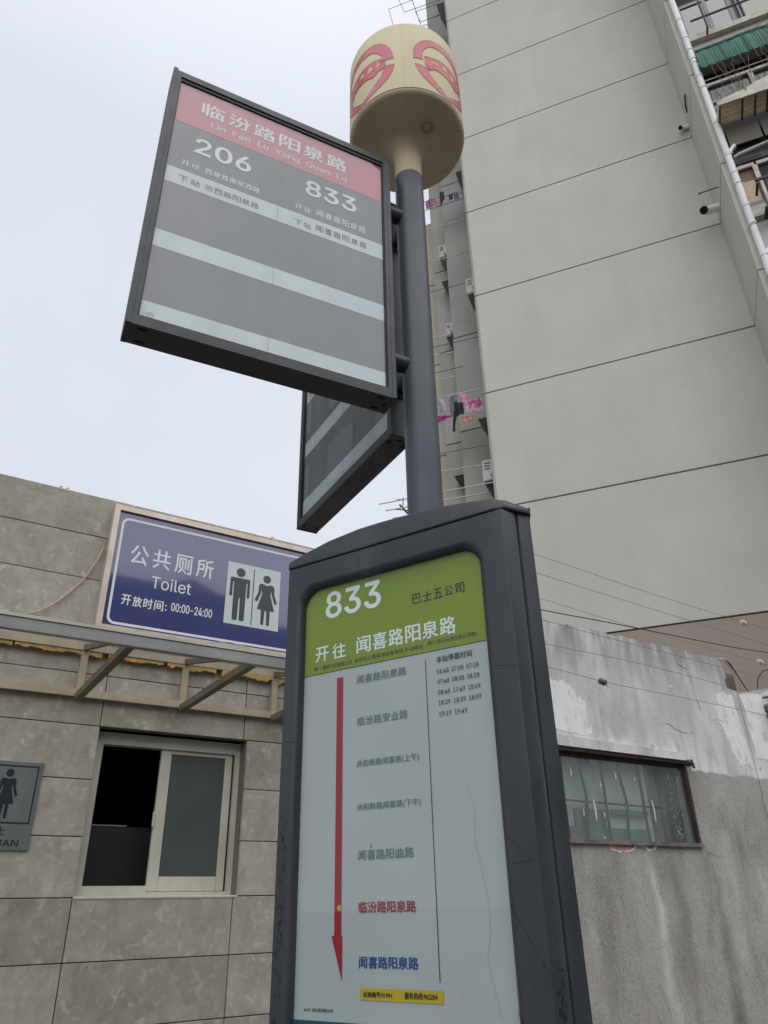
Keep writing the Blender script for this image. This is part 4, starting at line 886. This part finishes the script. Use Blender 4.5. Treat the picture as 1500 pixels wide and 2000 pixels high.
# front shell: ring around the poster opening, rounded corners, soft bevels
def front_shell():
    bm = bmesh.new(); y1 = .034
    outer = [(0, .02), (.56, .02), (.56, ZC), (0, ZC)]
    # opening outline, corner-wise matched to the outer rectangle
    ox0, ox1, oz0, oz1, rr_ = .040, .497, .62, 2.262, .045
    n = 8; inner = []; outp = []
    for ci, (cx, cz, a0) in enumerate(((ox1-rr_, oz1-rr_, 0), (ox0+rr_, oz1-rr_, 90), (ox0+rr_, oz0+rr_, 180), (ox1-rr_, oz0+rr_, 270))):
        for k in range(n+1): a_ = R(a0+90*k/n); inner.append((cx+rr_*math.cos(a_), cz+rr_*math.sin(a_)))
    cx_, cz_ = (ox0+ox1)/2, (oz0+oz1)/2
    for (x_, z_) in inner:
        # project to rectangle
        if z_ > oz1-rr_*.8 and ox0+rr_*.6 < x_ < ox1-rr_*.6: outp.append((x_, ZC))
        else: outp.append(None)
    outp = []
    for ci in range(4):
        for k in range(n+1):
            x_, z_ = inner[ci*(n+1)+k]
            if ci == 0: q = (.5592, z_) if k < n/2 else ((.5592, ZC) if k == n/2 else (x_, ZC))
            elif ci == 1: q = (x_, ZC) if k < n/2 else ((0.0008, ZC) if k == n/2 else (0.0008, z_))
            elif ci == 2: q = (0.0008, z_) if k < n/2 else ((0.0008, .02) if k == n/2 else (x_, .02))
            else: q = (x_, .02) if k < n/2 else ((.5592, .02) if k == n/2 else (.5592, z_))
            outp.append(q)
    N_ = len(inner)
    def off(P, d):
        res = []
        for (x_, z_) in P:
            res.append((x_, z_))
        return res
    rr = [[(x_, 0.0, z_) for x_, z_ in outp]]
    def inset(d): return [((ox0+ox1)/2+(x_-(ox0+ox1)/2)*(1-d/((ox1-ox0)/2)), (oz0+oz1)/2+(z_-(oz0+oz1)/2)*(1-d/((oz1-oz0)/2))) for x_, z_ in inner]
    prof = [(-.016, 0.0), (-.012, .0006), (-.006, .0035), (-.002, .008), (0, .013), (0, .024)]
    for d, y in prof: rr.append([(x_, y, z_) for x_, z_ in inset(d)])
    vs = [v for q in rr for v in q]; fs = []
    for i in range(len(rr)-1):
        for k in range(N_): fs.append([i*N_+k, i*N_+(k+1) % N_, (i+1)*N_+(k+1) % N_, (i+1)*N_+k])
    return vs, fs
b = MB(TOT); vs, fs = front_shell(); b._add(vs, fs)
# rounded edge + chamfers left and right, top and bottom closing
def strip(plan):
    q = [(p[0], p[1]) for p in plan]
    vs = [(x_, y_, z_) for z_ in (.02, ZC) for x_, y_ in q]; k = len(q)
    b._add(vs, [[i, i+1, k+i+1, k+i] for i in range(k-1)])
strip([(.5592, 0), (.5608, .0006), (.5622, .0022), (.574, .029), (.5755, .033), (.5755, .0348)])
strip([(.0008, 0), (-.0008, .0006), (-.0022, .0022), (-.014, .029), (-.0155, .033), (-.0155, .0348)])
b._add([(.0008, 0, ZC), (.5592, 0, ZC), (.5755, .0348, ZC), (-.0155, .0348, ZC)], [[0, 1, 2, 3]])
shell = b.build('front_shell', steel, bus, True, sharp=28)
b = MB(TOT); b.prism(rear_plan, .02, ZC, 'xy'); b.build('rear_shell', steel, bus, True, sharp=25)
b = MB(TOT); b.prism([(-.008, .0349), (.568, .0349), (.568, .0404), (-.008, .0404)], .02, ZC-.001, 'xy'); b.build('seam', rubber, bus)
b = MB(TOT); b.prism([(-.05, -.01), (.61, -.01), (.61, .39), (-.05, .39)], 0.002, .019, 'xy'); b.build('foot_plate', steel, bus)
# cap with arched top
arch = [(-.008, .0), (.0, .008), (.052, .0225), (.113, .0355), (.20, .0435), (.26, .0435), (.33, .041), (.394, .0365), (.469, .030), (.541, .0165), (.566, .007), (.600, .0)]
cap_plan_y = (-.007, .388)
bm_ = MB(TOT); n = len(arch)
def yfront(x_): return -.004 if 0 <= x_ <= .563 else (-.004+(x_-.563)*1.60 if x_ > .563 else -.004+(-x_)*1.6)
def yback(x_): t = min(1, abs(x_-.28)/.32); return .388-.325*t**2.2
rows_ = []
for (x_, h_) in arch:
    yf, yb = yfront(x_), yback(x_)
    rows_.append([(x_, yf+.0015, ZC+.0015), (x_, yf, ZC+.004), (x_, yf, ZC+.0105), (x_, yf+.003, ZC+.0125+h_*.93), (x_, yf+.010, ZC+.0155+h_), (x_, (yf+yb)/2, ZC+.0165+h_), (x_, yb, ZC+.013+h_*.8), (x_, yb, ZC+.0015)])
vs = [v for q in rows_ for v in q]; fs = []; k_ = 8
for i in range(n-1):
    for k in range(k_): fs.append([i*k_+k, i*k_+(k+1) % k_, (i+1)*k_+(k+1) % k_, (i+1)*k_+k])
fs += [list(range(k_)), [(n-1)*k_+k for k in range(k_)]]
bm_._add(vs, fs); bm_.build('cap', steel, bus, True, sharp=30)
# dents and chipped paint marks on the right chamfer
chip = mat('chipped_paint', lin(.16, .18, .20), lin(.1, .11, .125), rough=.5, scale=60)
b = MB(TOT); rd = random.Random(31)
for k in range(90):
    z_ = 1.42+abs(rd.gauss(0, .055)); t = rd.uniform(.2, .8); x_ = .5622+.0118*t; y_ = .0022+.0268*t; s__ = rd.uniform(.0008, .0035)
    b._add([(x_, y_-.0006, z_), (x_+s__*.4, y_+s__*.9-.0006, z_+s__*.4), (x_+s__*.3, y_+s__*.6-.0006, z_+s__*2.2), (x_-s__*.1, y_-.0006, z_+s__*1.6)], [[0, 1, 2, 3]])
for k in range(160):
    z_ = rd.uniform(1.2, 1.78); x_ = rd.gauss(.014, .005); s__ = rd.uniform(.0006, .003); b.sheet([(x_, z_), (x_+s__, z_+s__*.6), (x_+s__*.7, z_+s__*3.2), (x_-s__*.2, z_+s__*2)], -.0004)
b.build('scuffed_paint', MATS['black_gasket'], shell, kind='stuff')
def scratch(p, q, r=.0005):
    b = MB(TOT); b._add([(p[0], -.0004, p[1]), (q[0], -.0004, q[1]), (q[0]+r, -.0004, q[1]+r*2), (p[0]+r, -.0004, p[1]+r*2)], [[0, 1, 2, 3]]); b.build('scratch', MATS['black_gasket'], shell)
for p, q in (((.502, 1.60), (.56, 1.50)), ((.50, 1.45), (.545, 1.38)), ((.515, 2.0), (.556, 1.993)), ((.005, 1.92), (.034, 1.915)), ((.51, 1.70), (.55, 1.66)), ((.51, 1.66), (.558, 1.664))): scratch(p, q)
# timetable
YP = .022
b = MB(TOT); b.rect(.036, .501, .60, 2.27, YP); po = b.build('timetable', pbase, bus)
b = MB(TOT); b.rect(.036, .501, 2.0615, 2.27, YP-.0006); b.build('green_header', green, po)
b = MB(TOT); b.rect(.036, .501, 2.0600, 2.0614, YP-.0006); b.build('header_line', ptext, po)
b = MB(TOT); b.rect(.036, .501, .60, 1.4195, YP-.0006); b.build('teal_footer', pteal, po)
YT = YP-.0012
def tt(lst, m_, par=None, y=YT, fr=TOT):
    b = MB(fr)
    for a_ in lst: text(b, *a_[:5], y, *(a_[5:] or ()))
    return b.build('lettering', m_, par or po)
tt([('833', .098, .246, 2.187, 2.249, .03)], ptitle)
b = MB(TOT); spread(b, '开往', .070, .153, 2.088, 2.122, YT, .036, .016); spread(b, '闻喜路阳泉路', .183, .427, 2.089, 2.126, YT, .036, .016); b.build('lettering', ptitle, po)
b = MB(TOT); spread(b, '巴士五公司', .328, .453, 2.172, 2.194, YT, .0215, .012); b.build('lettering', ptext, po)
tt([('单一票价:空调车2元', .0665, .170, 2.0685, 2.0785, .0), ('本线无人售票请自备零钱,不设零找', .177, .349, 2.0695, 2.0795, .0), ('(周六,周日及国定假日停驶)', .358, .473, 2.072, 2.0835, .0)], ptext)
tt([('闻喜路阳泉路', .1835, .3065, 2.0225, 2.0400), ('临汾路安业路', .1841, .307, 1.934, 1.9515), ('共和新路闻喜路(上午)', .1824, .329, 1.849, 1.8645), ('共和新路闻喜路(下午)', .1828, .329, 1.767, 1.7815), ('闻喜路阳曲路', .1858, .310, 1.680, 1.6975)], pgreen)
tt([('临汾路阳泉路', .1866, .3105, 1.591, 1.6095, .018)], pred)
tt([('闻喜路阳泉路', .1868, .3114, 1.503, 1.5215, .018)], pblue)
tt([('本站停靠时间', .3785, .4582, 2.034, 2.0475)], ptext)
for z_, s__, xe in ((2.0115, '06:48  07:08  07:28', .471), (1.991, '07:48  08:08  08:28', .471), (1.9695, '08:48  17:49  18:09', .4717), (1.949, '18:29  18:39  18:59', .4717), (1.927, '19:19  19:49', .4397)):
    tt([(s__, .3785, xe, z_, z_+.0090, .009)], ptext)
b = MB(TOT); b.rect(.1305, .1465, 1.553, 2.044, YT); b.sheet([(.1249, 1.5535), (.149, 1.5535), (.149, 1.4816)], YT-.0003); b.build('route_arrow', pred, po)
b = MB(TOT); b.sheet([(.1425+.0052*math.cos(t*math.pi/8), 1.5995+.0052*math.sin(t*math.pi/8)) for t in range(16)], YT-.0008); b.build('stop_dot', pyel, po)
b = MB(TOT); b.rect(.3520, .3535, 1.485, 2.045, YT); b.build('divider_line', ptext, po)
b = MB(TOT); b.rect(.1887, .3585, 1.4545, 1.4730, YT); ys = b.build('yellow_sticker', pyel, po)
tt([('设施编号:01941', .1958, .2563, 1.4595, 1.4680, .02), ('服务热线:962284', .2824, .3468, 1.4595, 1.4690, .02)], ptext, po, YT-.0006)
tt([('zb157  站址:临汾路229号', .0635, .1301, 1.4330, 1.4388, .012)], ptext)
b = MB(TOT); rd = random.Random(17)
for k in range(46):
    x_ = rd.choice((rd.uniform(.05, .49), rd.gauss(.40, .03))); z_ = rd.uniform(1.43, 2.2); s__ = rd.uniform(.0004, .0011); b.sheet([(x_, z_), (x_+s__, z_+s__*.3), (x_+s__*.8, z_+s__*1.5), (x_-s__*.2, z_+s__)], YT)
b.sheet([(.214, 1.700), (.216, 1.700), (.2165, 1.707), (.215, 1.707)], YT)
b.build('dirt_speck', ptext, po)
b = MB(TOT); P = [(.425, 1.80), (.44, 1.76), (.437, 1.70), (.445, 1.66), (.455, 1.60), (.452, 1.55), (.444, 1.52), (.462, 1.44)]
for i in range(len(P)-1): b.sheet([P[i], (P[i][0]+.0007, P[i][1]), (P[i+1][0]+.0007, P[i+1][1]), P[i+1]], YT)
b.build('paper_crease', mat('crease', srgb(170, 179, 180), rough=.6), po)
MB(TOT).rect(.0405, .4965, .605, 2.2615, YP-.0065).build('pane', pane_poster, bus)

# pole
b = MB(None); b.lathe(POLE[0], POLE[1], [(.0465, 2.33), (.0465, 3.742), (.044, 3.745)], 40); b.build('pole', steel_pole, bus, True)
b = MB(None); b.lathe(POLE[0], POLE[1], [(.0445, 3.74), (.0455, 3.82), (.048, 3.862), (.055, 3.888), (.072, 3.907), (.10, 3.916), (.185, 3.9205), (.192, 3.9235), (.1975, 3.9315), (.1985, 3.937)], 72); under = b.build('drum_underside', cream_under, bus, True, sharp=60)
b = MB(None); b.lathe(POLE[0], POLE[1], [(.196, 3.9372), (.196, 3.9405)], 72); b.build('seam', rubber, bus)
b = MB(None); b.lathe(POLE[0], POLE[1], [(.1985, 3.9407), (.1985, 4.298), (.196, 4.306), (.188, 4.311), (0, 4.322)], 96); drum = b.build('drum', cream, bus, True, sharp=50)
rd = random.Random(8)
b = MB(None); ring_pts = []
def under_pt(px_, py_): return px_, py_
b.lathe(POLE[0]+.066, POLE[1]-.075, [(.0135, 3.909), (.0215, 3.909)], 24); b.build('rust_ring', rust, under)
b = MB(None)
for k in range(26):
    a_ = rd.uniform(0, 6.28); r_ = rd.uniform(.15, .192); s__ = rd.uniform(.0006, .0014); cx_, cy_ = POLE[0]+r_*math.cos(a_), POLE[1]+r_*math.sin(a_); b.box(cx_, cx_+s__, cy_, cy_+s__, 3.915, 3.922)
b.build('dirt_speck', rubber, under)
b = MB(None)
for a0 in (-3.2, 86.8, 176.8, 266.8):
    a_ = R(a0); x_, y_ = POLE[0]+.1987*math.sin(a_), POLE[1]-.1987*math.cos(a_); b = MB(None); b.box(x_-.0003, x_+.0003, y_-.0003, y_+.0003, 3.945, 4.296); b.build('moulding_seam', cream_under, drum)
# logo wrapped on the drum: outlines in (degrees from logo centre, height)
half_l = [(0, 4.235), (-10, 4.232), (-16.5, 4.227), (-22.6, 4.216), (-28.6, 4.197), (-33, 4.173), (-35.7, 4.143), (-35.6, 4.101), (-31, 4.103), (-26, 4.099), (-26, 4.13), (-26.5, 4.141), (-23.3, 4.166), (-18, 4.188), (-12.3, 4.197), (0, 4.20)]
half_r = [(0, 4.235), (10, 4.232), (16.5, 4.227), (22.6, 4.214), (28, 4.193), (32, 4.168), (35, 4.135), (35.6, 4.108), (19, 4.108), (24, 4.118), (23.5, 4.140), (19.3, 4.167), (12.8, 4.190), (0, 4.20)]
stem_l = [(-34.4, 4.071), (-31, 4.032), (-26, 4.001), (-18, 3.974), (-9.6, 3.953), (-2, 3.946), (0, 3.960), (-7.5, 3.977), (-15.6, 4.006), (-21, 4.036), (-19.6, 4.05), (-27.5, 4.065)]
stem_r = [(36.2, 4.072), (34.1, 4.038), (29.6, 4.005), (20.4, 3.976), (8, 3.954), (0, 3.946), (0, 3.960), (9.7, 3.985), (21.3, 4.024), (25.5, 4.058), (27, 4.068), (28.5, 4.076)]
car = [(-24.0, 4.104), (-24.2, 4.080), (-21.5, 4.060), (-17, 4.055), (-15, 4.068), (-8, 4.070), (4, 4.066), (8, 4.058), (13, 4.050), (17.4, 4.056), (20, 4.066), (26, 4.068), (27.5, 4.085), (26.5, 4.112), (22, 4.128), (12, 4.138), (2, 4.140), (-8, 4.136), (-17, 4.126), (-24.5, 4.122)]
cuts = [[(-18, 4.098), (-9, 4.102), (-8, 4.112), (-17, 4.108)], [(-5, 4.100), (3, 4.100), (-1, 4.126)], [(6, 4.090), (14, 4.092), (10, 4.124)], [(16, 4.088), (20, 4.090), (22, 4.108), (19, 4.116), (16.5, 4.108), (19, 4.104)], [(-20, 4.082), (-17, 4.083), (-17, 4.088), (-20, 4.088)]]
def wrap(poly, cdeg, r_, y_sub=3):
    bm = bmesh.new(); vs_ = [bm.verts.new((p[0], p[1], 0)) for p in poly]
    out_ = []
    tri = tessellate_polygon([[Vector((p[0], p[1]*100, 0)) for p in poly]])
    for t in tri: bm.faces.new([vs_[i] for i in t])
    for _ in range(3):
        lng = [e_ for e_ in bm.edges if abs(e_.verts[0].co.x-e_.verts[1].co.x) > 3]
        if not lng: break
        bmesh.ops.subdivide_edges(bm, edges=lng, cuts=1, use_grid_fill=False); bmesh.ops.triangulate(bm, faces=bm.faces[:])
    for v in bm.verts:
        a_ = R(cdeg+v.co.x); z_ = v.co.y; v.co = Vector((POLE[0]+r_*math.sin(a_), POLE[1]-r_*math.cos(a_), z_))
    return bm
for c_ in (-48, 42.3, 132, -138):
    b = MB(None)
    for P in (half_l, half_r, stem_l, stem_r): b.bm(wrap(P, c_, .1992))
    lg = b.build('logo', logo, drum)
    b = MB(None); b.bm(wrap(car, c_, .1994)); b.build('logo_car', logo_car, lg)
    b = MB(None)
    for P in cuts: b.bm(wrap(P, c_, .1997))
    b.build('logo_detail', cream, lg)
    b = MB(None)
    for P in (half_l, half_r, stem_l, stem_r, car):
        for i in range(len(P)):
            p, q = P[i], P[(i+1) % len(P)]
            if p[0] == 0 and q[0] == 0: continue
            pa = [Vector((POLE[0]+.1998*math.sin(R(c_+t[0])), POLE[1]-.1998*math.cos(R(c_+t[0])), t[1])) for t in [(p[0]+(q[0]-p[0])*k/3, p[1]+(q[1]-p[1])*k/3) for k in range(4)]]
            for k in range(3):
                u_ = Vector((0, 0, .0007)); b._add([pa[k]-u_, pa[k+1]-u_, pa[k+1]+u_, pa[k]+u_], [[0, 1, 2, 3]])
    b.build('logo_outline', logo_edge, lg)

# sign boxes
def sign_box(fr, flip, xs, z0, z1, rows_txt, far):
    """xs: left and right edge in the frame; front face at y=-h"""
    x0, x1 = xs; h = .037
    b = MB(fr); fw_ = .023
    ring(b, [(x0, z0), (x1, z0), (x1, z1), (x0, z1)], [(x0+fw_, z0+.030), (x1-fw_, z0+.030), (x1-fw_, z1-.024), (x0+fw_, z1-.024)], -h, h)
    sb = b.build('sign_box', steel_sign, bus)
    for (xa, xb, dz) in ((x0-.001, x0+.012, .008), (x1-.012, x1+.001, .002)): MB(fr).bevbox(xa, xb, -h-.0015, h+.0015, z0-.001, z1+dz, .002).build('end_rail', steel_sign, sb)
    b = MB(fr)
    for xx in (x0+.028, x1-.05):
        b.bevbox(xx, xx+.022, -.026, -.020, z0-.0012, z0+.001, .0005); b.bevbox(xx, xx+.022, .020, .026, z0-.0012, z0+.001, .0005)
    b.bevbox(x1-.022, x1-.016, -.008, .010, z0-.0012, z0+.001, .0005)
    b.build('drain_slot', slotm, sb)
    # gasket line
    b = MB(fr); ring(b, [(x0+fw_, z0+.030), (x1-fw_, z0+.030), (x1-fw_, z1-.024), (x0+fw_, z1-.024)], [(x0+fw_+.003, z0+.0305), (x1-fw_-.004, z0+.0305), (x1-fw_-.004, z1-.036), (x0+fw_+.003, z1-.036)], -.0335, -.026)
    b.build('gasket', rubber, sb)
    px0, px1, pz0, pz1 = x0+fw_, x1-fw_, z0+.030, z1-.024
    for sgn in (-1, 1):
        yb = sgn*.0265
        pn = MB(fr).box(px0, px1, min(yb, yb*.9), max(yb, yb*.9), pz0, pz1).build('panel', grey, sb)
    yy = -.0273; mid = (px0+px1)/2-.007 if not far else (px0+px1)/2+.006
    if not far: mid = -.4500
    b = MB(fr); b.rect(px0, px1, 3.546, pz1, yy); b.build('pink_band', pink, sb)
    b = MB(fr); b.rect(px0, px1, 3.2955, 3.356, yy); b.rect(px0, px1, 3.055, 3.114, yy); b.rect(px0, px1, pz0, 2.872, yy); b.build('white_band', pwhite, sb)
    b = MB(fr)
    for (za, zb) in ((3.2955, 3.546), (3.055, 3.114), (pz0, 2.872)): b.rect(mid, mid+.0012, za, zb, yy-.0004)
    b.build('divider_line', pline, sb)
    return sb
YB = -.0280
sb1 = sign_box(SG1, False, (-.787, -.093), 2.787, 3.748, None, False)
b = MB(SG1); spread(b, '临汾路阳泉路', -.692, -.240, 3.614, 3.668, YB, .064, .02); b.build('lettering', ptitle, sb1)
b = MB(SG1); text(b, 'Lin  Fen  Lu  Yang  Quan  Lu', -.661, -.240, 3.565, 3.594, YB, .004); b.build('lettering', ptitle, sb1)
for q_ in (('206', -.694, -.538, 3.444, 3.505), ('833', -.368, -.208, 3.451, 3.512)): b = MB(SG1); text(b, *q_, YB, .032); b.build('lettering', ptitle, sb1)
b = MB(SG1); spread(b, '开往', -.725, -.675, 3.376, 3.396, YB, .022, .006); spread(b, '西康路南京西路', -.660, -.505, 3.376, 3.397, YB, .0195, .006)
spread(b, '开往', -.400, -.350, 3.373, 3.394, YB, .022, .006); spread(b, '闻喜路阳泉路', -.334, -.176, 3.376, 3.402, YB, .0225, .006); b.build('lettering', ptitle, sb1)
b = MB(SG1); spread(b, '下站', -.726, -.668, 3.311, 3.334, YB, .025, .008); spread(b, '汾西路阳泉路', -.655, -.504, 3.312, 3.334, YB, .0225, .008)
spread(b, '下站', -.399, -.349, 3.309, 3.331, YB, .022, .008); spread(b, '闻喜路阳泉路', -.334, -.173, 3.314, 3.338, YB, .0225, .008); b.build('lettering', pgreytx, sb1)
b = MB(SG1); ring(b, [(-.7375+.0085*math.cos(t*.5236), 2.832+.0085*math.sin(t*.5236)) for t in range(12)], [(-.7375+.0068*math.cos(t*.5236), 2.832+.0068*math.sin(t*.5236)) for t in range(12)], YB, YB+.0004)
text(b, 'CCC', -.742, -.733, 2.829, 2.835, YB, .01); text(b, '||', -.754, -.750, 2.824, 2.840, YB, .0); b.build('glass_mark', pline, sb1)
MB(SG1).rect(-.763, -.117, 2.818, 3.711, -.0300).build('pane', pane, sb1)
sb2 = sign_box(SG2, True, (-.768, -.098), 2.772, 3.735, None, True)
b = MB(SG2); spread(b, '下站', -.722, -.672, 3.309, 3.333, YB, .022, .008); spread(b, '临汾路三泉路', -.655, -.50, 3.312, 3.334, YB, .0225, .008); b.build('lettering', pgreytx, sb2)
b = MB(SG2); text(b, '833', -.69, -.54, 3.444, 3.505, YB, .012); spread(b, '临汾路阳泉路', -.67, -.215, 3.614, 3.668, YB, .064, .02); b.build('lettering', ptitle, sb2)
MB(SG2).rect(-.745, -.121, 2.805, 3.698, -.0300).build('pane', pane, sb2)
for fr in (SG1, SG2):
    for z_ in (2.945, 3.545):
        b = MB(fr); b.tube([(-.100, 0, z_), (-.040, 0, z_)], .025, 20); b.build('bracket_tube', steel_sign, bus, True)
        b = MB(fr); b.box(-.10, -.092, -.03, .03, z_-.04, z_+.04); b.build('mount_plate', steel_sign, bus)

# ------------------------------------------------------------------ gabled house across the street (seen mirrored in the blue sign)
HY = -30
hs = thing('gabled_house', 'tall house across the street, mirrored as a dark roofline in the blue sign', 'building', WAL, (9.5, HY, 0))
b = MB(WAL); b.box(-14, 11.8, HY-9, HY, -.1, 15.5); b.box(11.8, 34, HY-9, HY, -.1, 14.3); b.build('wall', hrender, hs)
b = MB(WAL); b.prism([(6.8, 15.501), (12.2, 15.501), (9.5, 16.5)], HY-9, HY); b.build('gable', hrender, hs)
b = MB(WAL); b.box(-14.4, 11.9, HY-9.2, HY+.5, 15.501, 15.75); b.box(11.901, 34.4, HY-9.2, HY+.5, 14.301, 14.6); b.build('roof', hroof, hs)
for r_ in range(4):
    for k in range(9): b = MB(WAL); b.box(-12.5+k*4.6, -10.9+k*4.6, HY+.001, HY+.05, 2+3.1*r_, 3.7+3.1*r_); b.build('window', winglass, hs)
nb_ = thing('neighbour_block', 'grey apartment block mirrored dark in the glass of the rear sign box', 'building', None, (-22, 11, 0))
NF = Fr(-22, 11, R(27))
b = MB(NF); b.box(-6.5, 6.5, -7, 7, 0, 42); b.build('wall', mat('block_render', srgb(118, 118, 112), rough=.9, scale=1), nb_)
for r_ in range(13):
    for k in range(4): b = MB(NF); b.box(6.501, 6.55, -5.6+k*3.1, -3.9+k*3.1, 2+3*r_, 3.6+3*r_); b.build('window', winglass, nb_)
bpy.context.view_layer.update()
